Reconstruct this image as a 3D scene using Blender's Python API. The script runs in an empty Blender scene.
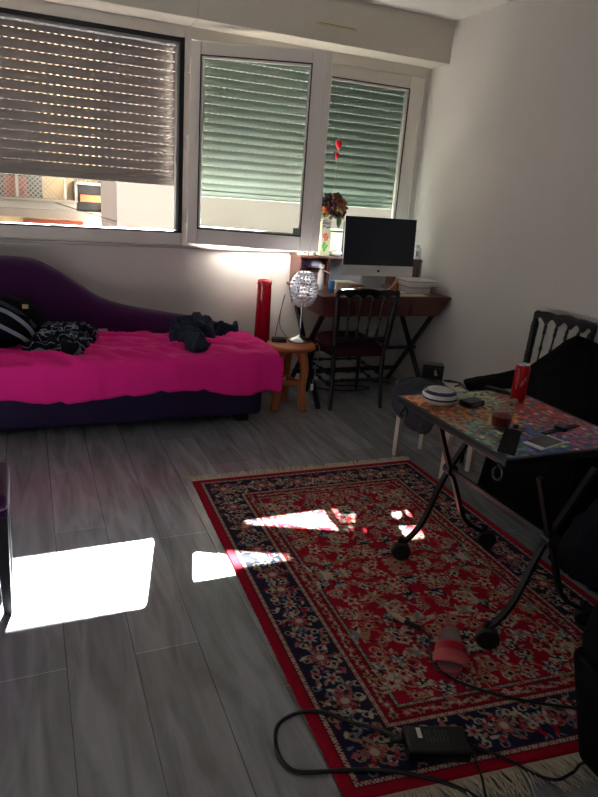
import bpy, bmesh, math, random
import numpy as np
from mathutils import Vector, Matrix, noise
C = bpy.context.scene.collection
rnd = random.Random(7)
PI = math.pi
XR, YW, ZC = 2.807, 4.408, 2.622
XL, YB = -1.9, -1.3

# ------------------------------------------------------------------ materials
def lin(c):
    return tuple(((v/255)/12.92 if v/255 <= .04045 else ((v/255+.055)/1.055)**2.4) for v in c)
MATS = {}
def mat(name, rgb, rough=.6, metal=0, var=0, vscale=8, bump=0, bscale=40, sheen=0, coat=0, spec=None, stretch=None):
    if name in MATS: return MATS[name]
    m = bpy.data.materials.new(name); m.use_nodes = True; MATS[name] = m
    nt = m.node_tree; b = nt.nodes['Principled BSDF']
    c = lin(rgb)
    b.inputs['Base Color'].default_value = (*c, 1)
    b.inputs['Roughness'].default_value = rough
    b.inputs['Metallic'].default_value = metal
    if sheen: b.inputs['Sheen Weight'].default_value = sheen
    if coat: b.inputs['Coat Weight'].default_value = coat
    if spec is not None: b.inputs['Specular IOR Level'].default_value = spec
    tc = nt.nodes.new('ShaderNodeTexCoord'); mp = nt.nodes.new('ShaderNodeMapping')
    nt.links.new(tc.outputs['Object'], mp.inputs[0])
    if stretch: mp.inputs['Scale'].default_value = stretch
    if var:
        n = nt.nodes.new('ShaderNodeTexNoise'); n.inputs['Scale'].default_value = vscale; n.inputs['Detail'].default_value = 5
        nt.links.new(mp.outputs[0], n.inputs['Vector'])
        r = nt.nodes.new('ShaderNodeMix'); r.data_type = 'RGBA'
        r.inputs['A'].default_value = (*[v*(1-var) for v in c], 1)
        r.inputs['B'].default_value = (*[min(1, v*(1+var)) for v in c], 1)
        nt.links.new(n.outputs[0], r.inputs['Factor']); nt.links.new(r.outputs['Result'], b.inputs['Base Color'])
    if bump:
        n = nt.nodes.new('ShaderNodeTexNoise'); n.inputs['Scale'].default_value = bscale; n.inputs['Detail'].default_value = 4
        nt.links.new(mp.outputs[0], n.inputs['Vector'])
        bp = nt.nodes.new('ShaderNodeBump'); bp.inputs['Strength'].default_value = bump; bp.inputs['Distance'].default_value = .01
        nt.links.new(n.outputs[0], bp.inputs['Height']); nt.links.new(bp.outputs[0], b.inputs['Normal'])
    return m
def attr_mat(name, rough=.8, bump=0, bscale=200, gain=None, coat=0, grain=False, spec=None):
    m = mat(name, (128, 128, 128), rough, coat=coat, spec=spec)
    nt = m.node_tree; b = nt.nodes['Principled BSDF']
    a = nt.nodes.new('ShaderNodeAttribute'); a.attribute_name = 'col'
    out = a.outputs['Color']
    tc = nt.nodes.new('ShaderNodeTexCoord')
    if grain:
        mp = nt.nodes.new('ShaderNodeMapping'); mp.inputs['Scale'].default_value = (7, 1.0, 1)
        nt.links.new(tc.outputs['Object'], mp.inputs[0])
        n = nt.nodes.new('ShaderNodeTexNoise'); n.inputs['Scale'].default_value = 2.2; n.inputs['Detail'].default_value = 7; n.inputs['Distortion'].default_value = 1.2
        nt.links.new(mp.outputs[0], n.inputs['Vector'])
        cr = nt.nodes.new('ShaderNodeValToRGB')
        cr.color_ramp.elements[0].position = .3; cr.color_ramp.elements[0].color = (.62, .60, .58, 1)
        cr.color_ramp.elements[1].position = .7; cr.color_ramp.elements[1].color = (1.08, 1.07, 1.06, 1)
        nt.links.new(n.outputs[0], cr.inputs[0])
        mx = nt.nodes.new('ShaderNodeMix'); mx.data_type = 'RGBA'; mx.blend_type = 'MULTIPLY'; mx.inputs['Factor'].default_value = 1
        nt.links.new(out, mx.inputs['A']); nt.links.new(cr.outputs[0], mx.inputs['B']); out = mx.outputs['Result']
    nt.links.new(out, b.inputs['Base Color'])
    if bump:
        n = nt.nodes.new('ShaderNodeTexNoise'); n.inputs['Scale'].default_value = bscale
        nt.links.new(tc.outputs['Object'], n.inputs['Vector'])
        bp = nt.nodes.new('ShaderNodeBump'); bp.inputs['Strength'].default_value = bump; bp.inputs['Distance'].default_value = .006
        nt.links.new(n.outputs[0], bp.inputs['Height']); nt.links.new(bp.outputs[0], b.inputs['Normal'])
    return m
def glass_mat(name, tint, gloss=.08):
    m = bpy.data.materials.new(name); m.use_nodes = True; nt = m.node_tree; nt.nodes.clear()
    o = nt.nodes.new('ShaderNodeOutputMaterial'); t = nt.nodes.new('ShaderNodeBsdfTransparent'); g = nt.nodes.new('ShaderNodeBsdfGlossy')
    t.inputs[0].default_value = (*tint, 1); g.inputs['Roughness'].default_value = .02
    f0 = nt.nodes.new('ShaderNodeLayerWeight'); f0.inputs[0].default_value = .12
    f = nt.nodes.new('ShaderNodeMath'); f.operation = 'MULTIPLY'; f.inputs[1].default_value = .6; nt.links.new(f0.outputs['Facing'], f.inputs[0])
    mx = nt.nodes.new('ShaderNodeMixShader')
    nt.links.new(f.outputs[0], mx.inputs[0]); nt.links.new(t.outputs[0], mx.inputs[1]); nt.links.new(g.outputs[0], mx.inputs[2]); nt.links.new(mx.outputs[0], o.inputs[0])
    MATS[name] = m
    return m

M_wall = mat('painted_plaster', (208, 203, 197), .85, var=.03, vscale=3, bump=.15, bscale=60)
M_ceil = mat('ceiling_paint', (212, 210, 205), .9, bump=.1, bscale=60)
M_soff = mat('box_paint', (200, 194, 182), .7, var=.03, vscale=4)
M_pvc = mat('white_window_plastic', (214, 208, 200), .35, var=.03, vscale=5)
M_gask = mat('black_gasket', (22, 24, 26), .4)
M_shut = mat('shutter_grey', (150, 141, 134), .5, var=.04, vscale=10)
M_shut2 = mat('shutter_green_grey', (150, 156, 150), .5, var=.04, vscale=10)
M_glass = glass_mat('window_glass', (.84, .915, .885))
M_cglass = glass_mat('clear_glass', (.93, .95, .94))
M_dwood = mat('dark_red_wood', (84, 46, 38), .4, var=.25, vscale=5, stretch=(1, 9, 9))
M_owood = mat('orange_wood', (186, 108, 62), .45, var=.18, vscale=6, stretch=(8, 8, 1))
M_blackp = mat('black_lacquer', (16, 20, 26), .35, var=.1)
M_iron = mat('black_iron', (18, 18, 20), .38, metal=.3)
M_purple = mat('purple_velvet', (66, 22, 74), .9, sheen=.25, bump=.2, bscale=150, spec=.2)
M_base = mat('navy_purple_fabric', (44, 34, 66), .9, bump=.2, bscale=150, spec=.2)
M_seat = mat('plum_seat_fabric', (58, 18, 34), .85, bump=.15, bscale=200, spec=.2)
M_pink = mat('magenta_cotton', (232, 36, 140), .85, bump=.25, bscale=9, sheen=.1, spec=.15)
M_bcloth = mat('black_cloth', (11, 12, 15), .95, var=.2, vscale=12, bump=.3, bscale=30, spec=.1)
M_ccloth = mat('charcoal_cloth', (44, 54, 70), .9, var=.25, vscale=14, bump=.4, bscale=35, spec=.2)
M_gcloth = mat('slate_cloth', (40, 44, 54), .9, var=.2, vscale=12, bump=.4, bscale=35)
M_dgcloth = mat('dark_grey_cloth', (34, 36, 42), .95, var=.2, vscale=12, bump=.4, bscale=25, spec=.1)
M_strap = mat('grey_strap', (120, 126, 140), .8)
M_redg = mat('red_glossy', (170, 8, 34), .18, coat=.6)
M_chrome = mat('chrome', (215, 215, 220), .15, metal=1)
M_alu = mat('silver_aluminium', (196, 198, 202), .38, metal=.6)
M_screen = mat('black_screen', (10, 20, 36), .25)
M_white = mat('white_plastic', (234, 232, 228), .4)
M_paper = mat('paper', (216, 204, 186), .8)
M_card = mat('kraft_card', (170, 130, 96), .8)
M_lwood = mat('pale_wood', (206, 196, 180), .6, var=.08, vscale=8)
M_bplast = mat('black_plastic', (17, 18, 20), .45)
M_tea = mat('red_tea', (150, 26, 10), .1)
M_blue = mat('blue_glaze', (28, 38, 92), .25, coat=.4)
M_cer = mat('white_glaze', (216, 214, 206), .25, coat=.4)

# ------------------------------------------------------------------ mesh builder
class MB:
    def __init__(s): s.v = []; s.f = []; s.c = []
    def add(s, vs, fs, col=None):
        n = len(s.v); s.v += [tuple(v) for v in vs]; s.f += [tuple(i+n for i in f) for f in fs]
        s.c += [col]*len(fs); return s
    def box(s, a, b, col=None, M=None, taper=None):
        x0, y0, z0 = a; x1, y1, z1 = b
        vs = [Vector(p) for p in ((x0,y0,z0),(x1,y0,z0),(x1,y1,z0),(x0,y1,z0),(x0,y0,z1),(x1,y0,z1),(x1,y1,z1),(x0,y1,z1))]
        if M: vs = [M @ v for v in vs]
        return s.add(vs, [(0,3,2,1),(4,5,6,7),(0,1,5,4),(1,2,6,5),(2,3,7,6),(3,0,4,7)], col)
    def hexa(s, bot, top, col=None):
        return s.add(bot+top, [(3,2,1,0),(4,5,6,7),(0,1,5,4),(1,2,6,5),(2,3,7,6),(3,0,4,7)], col)
    def bar(s, p, q, w, d, up=(0,0,1)):
        p = Vector(p); q = Vector(q); t = (q-p).normalized(); u = Vector(up)
        a = t.cross(u)
        if a.length < 1e-4: a = t.cross(Vector((1,0,0)))
        a.normalize(); b = t.cross(a).normalized(); a *= w/2; b *= d/2
        return s.hexa([p-a-b, p+a-b, p+a+b, p-a+b], [q-a-b, q+a-b, q+a+b, q-a+b])
    def tube(s, pts, r, n=8, caps=True):
        pts = [Vector(p) for p in pts]; k = len(pts)
        rs = r if isinstance(r, (list, tuple)) else [r]*k
        vs = []; ref = None
        for i, p in enumerate(pts):
            t = (pts[min(i+1,k-1)]-pts[max(i-1,0)])
            if t.length < 1e-9: t = Vector((0,0,1))
            t.normalize()
            if ref is None:
                ref = t.orthogonal().normalized()
            else:
                ref = (ref - t*ref.dot(t))
                if ref.length < 1e-6: ref = t.orthogonal()
                ref.normalize()
            b = t.cross(ref)
            for j in range(n):
                an = 2*PI*j/n; vs.append(p+(ref*math.cos(an)+b*math.sin(an))*rs[i])
        fs = [(i*n+j, i*n+(j+1)%n, (i+1)*n+(j+1)%n, (i+1)*n+j) for i in range(k-1) for j in range(n)]
        if caps: fs += [tuple(range(n-1,-1,-1)), tuple((k-1)*n+j for j in range(n))]
        return s.add(vs, fs)
    def lathe(s, prof, c=(0,0,0), n=24, ax=None, caps=True):
        c = Vector(c); k = len(prof); vs = []
        for r, z in prof:
            for j in range(n):
                an = 2*PI*j/n; v = Vector((r*math.cos(an), r*math.sin(an), z))
                if ax: v = ax @ v
                vs.append(c+v)
        fs = [(i*n+j, i*n+(j+1)%n, (i+1)*n+(j+1)%n, (i+1)*n+j) for i in range(k-1) for j in range(n)]
        if caps: fs += [tuple(range(n-1,-1,-1)), tuple((k-1)*n+j for j in range(n))]
        return s.add(vs, fs)
    def ball(s, c, r, nu=12, nv=8, sq=(1,1,1), fn=None):
        c = Vector(c); vs = []
        for i in range(nv+1):
            th = PI*i/nv
            for j in range(nu):
                ph = 2*PI*j/nu
                d = Vector((math.sin(th)*math.cos(ph)*sq[0], math.sin(th)*math.sin(ph)*sq[1], math.cos(th)*sq[2]))
                k = 1 if fn is None else fn(d)
                vs.append(c+d*r*k)
        fs = [(i*nu+j, (i+1)*nu+j, (i+1)*nu+(j+1)%nu, i*nu+(j+1)%nu) for i in range(nv) for j in range(nu)]
        return s.add(vs, fs)
    def prism(s, poly, z0, z1, M=None):
        n = len(poly)
        vs = [Vector((x,y,z0)) for x,y in poly]+[Vector((x,y,z1)) for x,y in poly]
        if M: vs = [M @ v for v in vs]
        return s.add(vs, [tuple(range(n-1,-1,-1)), tuple(range(n,2*n))]+[(i,(i+1)%n,n+(i+1)%n,n+i) for i in range(n)])
    def grid(s, nu, nv, fn, col=None, close=False):
        vs = [fn(i/(nu-1), j/(nv-1)) for j in range(nv) for i in range(nu)]
        return s.add(vs, [(j*nu+i, j*nu+i+1, (j+1)*nu+i+1, (j+1)*nu+i) for j in range(nv-1) for i in range(nu-1)], col)
    def build(s, name, m, parent=None, smooth=False, bevel=0, seg=2, sub=0, solid=0, kind=None, label=None, auto=None):
        me = bpy.data.meshes.new(name)
        off = Vector((0,0,0))
        if parent is not None and not parent.get('_local'): off = root_loc(parent)
        me.from_pydata([Vector(v)-off for v in s.v], [], s.f)
        bm = bmesh.new(); bm.from_mesh(me)
        if not any(s.c): bmesh.ops.remove_doubles(bm, verts=bm.verts, dist=1e-6)
        bmesh.ops.recalc_face_normals(bm, faces=bm.faces); bm.to_mesh(me); bm.free()
        if any(c is not None for c in s.c):
            a = me.color_attributes.new('col', 'FLOAT_COLOR', 'CORNER'); k = 0
            for p, c in zip(me.polygons, s.c):
                c = c or (.5,.5,.5)
                for li in p.loop_indices: a.data[li].color = (*c, 1)
        me.materials.append(m)
        if smooth:
            for p in me.polygons: p.use_smooth = True
        o = bpy.data.objects.new(name, me); C.objects.link(o)
        if parent is not None: o.parent = parent
        if bevel:
            b = o.modifiers.new('bevel', 'BEVEL'); b.width = bevel; b.segments = seg; b.limit_method = 'ANGLE'; b.angle_limit = .6
        if solid:
            d = o.modifiers.new('solid', 'SOLIDIFY'); d.thickness = solid; d.offset = 0
        if sub:
            d = o.modifiers.new('sub', 'SUBSURF'); d.levels = sub; d.render_levels = sub
        if auto:
            try:
                me.set_sharp_from_angle(angle=auto)
            except Exception: pass
        if kind: o['kind'] = kind
        if label: o['label'] = label
        return o
def root_loc(o):
    v = Vector((0,0,0))
    while o is not None:
        v += o.location; o = o.parent
    return v
def tag(o, label, cat, group=None):
    o['label'] = label; o['category'] = cat
    if group: o['group'] = group
    return o
def thing(name, label, cat, loc=(0,0,0), rz=0, group=None):
    o = bpy.data.objects.new(name, None); C.objects.link(o); o.location = loc; o.rotation_euler = (0,0,rz)
    o.empty_display_size = .05
    return tag(o, label, cat, group)
def lthing(*a, **k):
    o = thing(*a, **k); o['_local'] = 1; return o
def struct(name, loc=(0,0,0)):
    o = bpy.data.objects.new(name, None); C.objects.link(o); o.location = loc; o['kind'] = 'structure'; return o
def dup(root, loc, rz, label, group=None):
    r = root.copy(); C.objects.link(r); r.location = loc; r.rotation_euler = (0,0,rz); r['label'] = label
    if group: r['group'] = group
    for ch in list(root.children):
        c = ch.copy(); C.objects.link(c); c.parent = r
        for g in ch.children:
            d = g.copy(); C.objects.link(d); d.parent = c
    return r
def fbm(x, y, z=0, o=4): return noise.fractal(Vector((x, y, z)), 1.0, 2.0, o)
def spline(pts, n=8):
    P = [Vector(p) for p in pts]; out = []
    for i in range(len(P)-1):
        p0 = P[max(i-1,0)]; p1 = P[i]; p2 = P[i+1]; p3 = P[min(i+2,len(P)-1)]
        for k in range(n):
            t = k/n
            out.append(.5*((2*p1)+(p2-p0)*t+(2*p0-5*p1+4*p2-p3)*t*t+(3*p1-p0-3*p2+p3)*t**3))
    out.append(P[-1]); return out

# ------------------------------------------------------------------ room shell
# floor planks, each a board with a fine open joint
fb = MB()
fb.box((XL-.1, YB-.1, -.05), (XR+.1, YW+.1, -.0035), col=(.02,.018,.016))
k0 = math.floor((XL-.04)/.2031)-1
joints = {-1: 1.674, 0: 2.50, 1: 1.674, 2: 2.342, 3: 1.4, 4: 3.0}
x = .040 + k0*.2031; k = k0
while x < XR:
    x1 = x+.2031
    row = k-0
    L = 2.0; j = joints.get(row-0, rnd.uniform(0, L))
    if row not in joints: j = rnd.uniform(0, L)
    y = j - L*math.ceil((j-YB)/L)
    while y < YW:
        g = rnd.uniform(.86, 1.1)
        base = lin((148, 151, 158)); w = rnd.uniform(-.015, .015)
        a0, a1 = max(y, YB-.1), min(y+L, YW+.1); b0, b1 = max(x, XL-.1), min(x1, XR+.1)
        if a1 > a0 and b1 > b0:
            e = .0010
            fb.box((b0+e, a0+e, -.02), (b1-e, a1-e, 0), col=(base[0]*g*(1+w), base[1]*g, base[2]*g*(1-w)))
        if YB < y < YW: fb.box((b0+.001, y-.0016, -.01), (b1-.001, y+.0016, -.0003), col=(.75,.75,.78))
        y += L
    x = x1; k += 1
M_floor = attr_mat('grey_laminate', rough=.27, bump=.04, bscale=120, grain=True, spec=1.0)
o = fb.build('floor', M_floor, kind='structure')

def swall(name, boxes, m=M_wall):
    b = MB()
    for a, c in boxes: b.box(a, c)
    return b.build(name, m, kind='structure')
T = .16
WL, WR1, WR0, WRR = -1.6, .976, 1.018, 2.767       # window openings
ZB, ZT = 1.015, 2.354
swall('wall_window', [((XL-.1, YW, -.05), (XR+.1, YW+T, ZB)), ((XL-.1, YW, ZT), (XR+.1, YW+T, ZC+.1)),
                      ((XL-.1, YW, ZB), (WL, YW+T, ZT)), ((WRR+.005, YW, ZB), (XR+.1, YW+T, ZT))])
swall('wall_right', [((XR, YB-.1, -.05), (XR+.12, YW, ZC+.1))])
swall('wall_left', [((XL-.12, YB-.1, -.05), (XL, YW, ZC+.1))])
swall('wall_back', [((XL, YB-.12, -.05), (XR, YB, 1.0)), ((XL, YB-.12, 2.3), (XR, YB, ZC+.1)), ((XL, YB-.12, 1.0), (-1.4, YB, 2.3)), ((-.3, YB-.12, 1.0), (XR, YB, 2.3))])  # opening added in the unseen back wall so skylight fills the room
swall('ceiling', [((XL-.1, YB-.1, ZC), (XR+.1, YW+T, ZC+.12))], M_ceil)
sb = MB(); sb.box((XL, 4.177, 2.354), (1.006, YW, ZC)); sb.box((1.010, 4.177, 2.354), (XR, YW, ZC)); sb.box((1.0, 4.181, 2.358), (1.016, YW, ZC))
sb.build('trim_1', M_soff, kind='structure', bevel=.004)
vn = thing('air_vent', 'thin cream plastic vent strip on the boxed beam above the windows', 'vent', (1.91, 4.17, 2.46))
MB().box((1.765, 4.164, 2.448), (2.06, 4.177, 2.466)).build('vent_cover', mat('cream_plastic', (206,196,158), .5), vn, bevel=.003)
MB().box((1.785, 4.1625, 2.453), (2.04, 4.1642, 2.457)).build('slot', mat('cream_shadow', (150,138,104), .6), vn)
b = MB(); b.box((XL, YW-.012, 0), (XR, YW, .06)); b.build('baseboard_window', M_wall, kind='structure', bevel=.003)
b = MB(); b.box((XR-.012, YB, 0), (XR, YW-.012, .06)); b.build('baseboard_right', M_wall, kind='structure', bevel=.003)

# unseen dark outer skin, added to cut sun bounce onto the facades opposite
ow = MB()
for a, c in (((XL-3,YW+T,-8),(XR+3,YW+T+.03,ZB)), ((XL-3,YW+T,ZT),(XR+3,YW+T+.03,6)), ((XL-3,YW+T,ZB),(WL,YW+T+.03,ZT)), ((WRR+.005,YW+T,ZB),(XR+3,YW+T+.03,ZT))): ow.box(a, c)
ow.build('wall_bounce_absorber', mat('dark_bounce_absorber', (72,60,54), .9, var=.2), kind='structure')
# ------------------------------------------------------------------ windows
w1 = struct('window_1', (WL, YW, ZB))
b = MB()
y0, y1 = 4.392, 4.47
b.box((WL, y0, 2.285), (WR1, y1, ZT)); b.box((WL, y0, ZB), (WR1, y1, 1.105)); b.box((WL, y0, 1.105), (WL+.06, y1, 2.285))
b.build('window_frame', M_pvc, w1, bevel=.004)
g = MB(); i0 = .026
for a, c in (((WL+.06, y0-.003, 2.285-i0), (WR1, y1, 2.285)), ((WL+.06, y0-.003, 1.105), (WR1, y1, 1.105+.010)), ((WR1-.026, y0-.003, 1.105), (WR1, y1, 2.285)), ((WL+.06, y0-.003, 1.105), (WL+.08, y1, 2.285))):
    g.box(a, c)
g.build('gasket', M_gask, w1, bevel=.003)
g = MB(); g.box((WL+.08, y0+.01, 2.243), (WR1-.026, y1, 2.259)); g.box((WR1-.040, y0+.01, 1.12), (WR1-.026, y1, 2.259))
g.build('inner_lip', mat('grey_plastic', (150,152,150), .4), w1, bevel=.002)
MB().box((.14, y0-.012, 1.108), (.20, y0+.002, 1.120)).build('latch', M_alu, w1, bevel=.003)
MB().box((WL-.02, 4.365, ZB-.014), (2.74, 4.408, ZB+.006)).build('window_sill', mat('grey_sill_plastic', (168,164,160), .4), w1, bevel=.006)
w2 = struct('window_2', (WR0, YW, ZB))
b = MB()
b.box((WR1, y0, ZB), (WR0, y1, ZT)); b.box((WR0, y0, 2.285), (WRR, y1, ZT)); b.box((WR0, y0, ZB), (WRR, y1, 1.110)); b.box((2.752, y0, 1.07), (WRR, y1, 2.285))
b.build('window_frame', M_pvc, w2, bevel=.004)
# closed sash
def sash(W, H, bw, d):
    l0, r0, b0, t0 = bw
    b = MB()
    b.box((0,-d,0), (l0,0,H)); b.box((W-r0,-d,0), (W,0,H)); b.box((l0,-d,0), (W-r0,0,b0)); b.box((l0,-d,H-t0), (W-r0,0,H))
    l = MB(); q = .014
    for a, c in (((l0,-d*.75,b0),(l0+q,-d*.2,H-t0)), ((W-r0-q,-d*.75,b0),(W-r0,-d*.2,H-t0)), ((l0+q,-d*.75,b0),(W-r0-q,-d*.2,b0+q)), ((l0+q,-d*.75,H-t0-q),(W-r0-q,-d*.2,H-t0))): l.box(a, c)
    g = MB().box((l0+q*.6, -d*.5-.003, b0+q*.6), (W-r0-q*.6, -d*.5+.003, H-t0-q*.6))
    k = MB(); r = .004
    for a, c in (((l0-r,-d-.0015,b0-r),(l0+r,-d+.004,H-t0+r)), ((W-r0-r,-d-.0015,b0-r),(W-r0+r,-d+.004,H-t0+r)), ((l0,-d-.0015,b0-r),(W-r0,-d+.004,b0+r)), ((l0,-d-.0015,H-t0-r),(W-r0,-d+.004,H-t0+r))): k.box(a, c)
    return b, l, g, k
def put_sash(loc, rz, W, H, bw, d, parent, hinges=False):
    e = bpy.data.objects.new('sash', None); C.objects.link(e); e.parent = parent
    e.location = Vector(loc)-root_loc(parent); e.rotation_euler = (0,0,rz)
    b, l, g, k = sash(W, H, bw, d); e['_local'] = 1
    b.build('sash_frame', M_pvc, e, bevel=.005); l.build('glazing_bead', M_pvc, e, bevel=.003); g.build('glass', M_glass, e); k.build('gasket', M_gask, e)
    if hinges:
        l2 = MB().box((W-.045,-d-.012,0.004), (W+.012,-d+.002,H-.004)); l2.build('overlap_strip', M_pvc, e, bevel=.004)
        MB().box((W-bw[1]-.05,-d-.006,bw[2]+.005), (W-bw[1]-.012,-d*.6,bw[2]+.05)).build('latch', mat('grey_green_plastic', (96,104,98), .5), e, bevel=.003)
    return e
put_sash((1.885, 4.455, 1.072), 0, .868, 1.212, (.092,.112,.092,.085), .058, w2)
put_sash((1.022, 4.385, 1.045), math.atan2(-.345, .826), .880, 1.222, (.068,.118,.098,.076), .055, w2, True)
for z in (1.22, 1.68, 2.14):
    MB().lathe([(.007,-.045),(.009,-.04),(.009,.04),(.007,.045)], (1.006, 4.385, z), 12).build('hinge', M_pvc, w2, smooth=True, auto=.6)

# roller shutters
def shutter(name, label, x0, x1, zb, zt, m):
    t = thing(name, label, 'shutter', (x0, 4.51, zb))
    b = MB(); p = .0555; z = zb+.035; Y = 4.51
    def ribbon(prof):
        vs = [(xx, Y+a, c) for xx in (x0, x1) for a, c in prof]; n = len(prof)
        b.add(vs, [(i, (i+1)%n, n+(i+1)%n, n+i) for i in range(n)]+[tuple(range(n-1,-1,-1)), tuple(range(n,2*n))])
    while z < zt:
        prof = []
        for i in range(7):
            u = i/6; prof.append((-.004-.004*math.sin(PI*u), z+u*(p-.0047)))
        for i in range(6, -1, -1):
            u = i/6; prof.append((.009-.004*math.sin(PI*u), z+u*(p-.0047)))
        ribbon(prof)
        # bridge tabs between slats leave the light slots
        xx = x0; za = z+p-.0049; zz = z+p+.0002
        while xx < x1:
            b.box((xx, Y-.004, za), (min(xx+.019, x1), Y+.009, zz)); xx += .0395
        z += p
    b.build('slat_curtain', m, t)
    q = MB(); q.box((x0, Y-.012, zb), (x1, Y+.012, zb+.036)); q.box((x0, Y-.017, zb-.004), (x1, Y+.014, zb+.006)); q.build('bottom_bar', m, t, bevel=.003)
    for sx in (x0-.012, x1-.006):
        MB().box((sx, Y-.02, 1.03), (sx+.018, Y+.02, zt)).build('guide_rail', M_pvc if m is M_shut2 else mat('rail_grey', (140,138,132), .5), t)
    return t
shutter('roller_shutter', 'brown-grey slotted roller shutter nearly closed over the wide left window', WL+.02, WR1-.02, 1.406, 2.34, M_shut)
shutter('roller_shutter', 'green-tinted slotted roller shutter behind the glass of the right window', WR0+.03, 2.74, 1.352, 2.34, M_shut2)

# ------------------------------------------------------------------ outside
M_wh = mat('white_render', (180, 171, 164), .9, var=.04, vscale=1)
M_cream = mat('cream_render', (174, 156, 120), .9, var=.05, vscale=1)
M_conc = mat('weathered_concrete', (112, 106, 96), .9, var=.25, vscale=3)
M_brick = mat('terracotta_panel', (112, 46, 32), .9, var=.15, vscale=6)
M_metalw = mat('weathered_white_metal', (130, 130, 120), .7, var=.1)
M_darkin = mat('shaded_window', (34, 38, 37), .3)
B1 = thing('apartment_building', 'white rendered building seen below the left shutter, right of the balconies', 'building', (1.2, 9, -8))
MB().box((1.13, 9.0, -8), (9.0, 11.0, 3.35)).build('wall', M_wh, B1)
MB().box((1.06, 9.35, -8), (1.14, 9.9, .82)).build('pier', M_wh, B1)
MB().tube([(1.12, 9.02, .88), (.4, 11.9, .98)], .006, 5).build('cable', M_bplast, B1)
B2 = thing('apartment_building', 'cream building with a lattice balcony and terracotta panel seen below the left shutter', 'building', (-1, 12, -8))
MB().box((-6, 12.5, -8), (1.6, 17, 4.6)).build('wall', M_cream, B2)
MB().box((-6, 11.9, -8), (1.34, 12.5, .73)).build('lower_wall', M_cream, B2)
MB().box((-6, 11.5, .73), (1.34, 12.5, .86)).build('ledge', M_conc, B2)
MB().box((-.04, 11.87, .40), (.92, 11.92, .675)).build('terracotta_panel', M_brick, B2)
MB().box((-3.0, 11.87, .40), (-.42, 11.92, .675)).build('terracotta_panel', M_brick, B2)
MB().box((-6, 11.6, .86), (.80, 11.68, 1.0)).build('parapet', M_metalw, B2)
MB().box((-6, 11.55, .985), (.80, 11.72, 1.03)).build('parapet_cap', M_conc, B2)
lt = MB()
for i in range(-40, 60):
    for sg in (1, -1):
        xa = -2.6+i*.075; xb = xa+sg*.42
        pa = Vector((xa, 11.64, 1.03)); pb = Vector((xb, 11.64, 1.45))
        if max(xa, xb) > .62 or min(xa, xb) < -2.6: continue
        lt.bar(pa, pb, .012, .014, (0,1,0))
lt.build('lattice', M_metalw, B2)
for xx in (-2.6, -1.0, -.1, .63, .80): MB().box((xx-.022, 11.6, 1.0), (xx+.022, 11.68, 1.9)).build('post', M_metalw, B2)
MB().box((-1.1, 12.44, .9), (.3, 12.5, 2.6)).build('window', M_darkin, B2)
MB().box((-.30, 12.2, 1.02), (.05, 12.3, 1.34)).build('hanging_cloth', mat('faded_orange_cloth', (136,80,64), .9), B2)
MB().box((.8, 11.5, 1.29), (1.34, 12.5, 1.33)).build('shelf_slab', M_metalw, B2)
MB().box((.80, 12.2, .86), (1.30, 12.49, 1.29)).build('recess', M_darkin, B2)
MB().box((.86, 11.55, 1.02), (1.22, 11.9, 1.13)).build('wooden_crate', mat('orange_board', (150,84,46), .8), B2)
MB().box((1.28, 11.5, .86), (1.33, 12.5, 1.6)).build('post', M_metalw, B2)
for i in range(7): MB().box((.84+i*.07, 11.56, 1.33), (.855+i*.07, 11.58, 1.52)).build('railing_bar', M_conc, B2)
st = MB().box((-12, 4.7, -8.2), (14, 30, -8)); st.build('street', mat('street_asphalt', (120,118,114), .9, var=.1), kind='structure')

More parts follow.
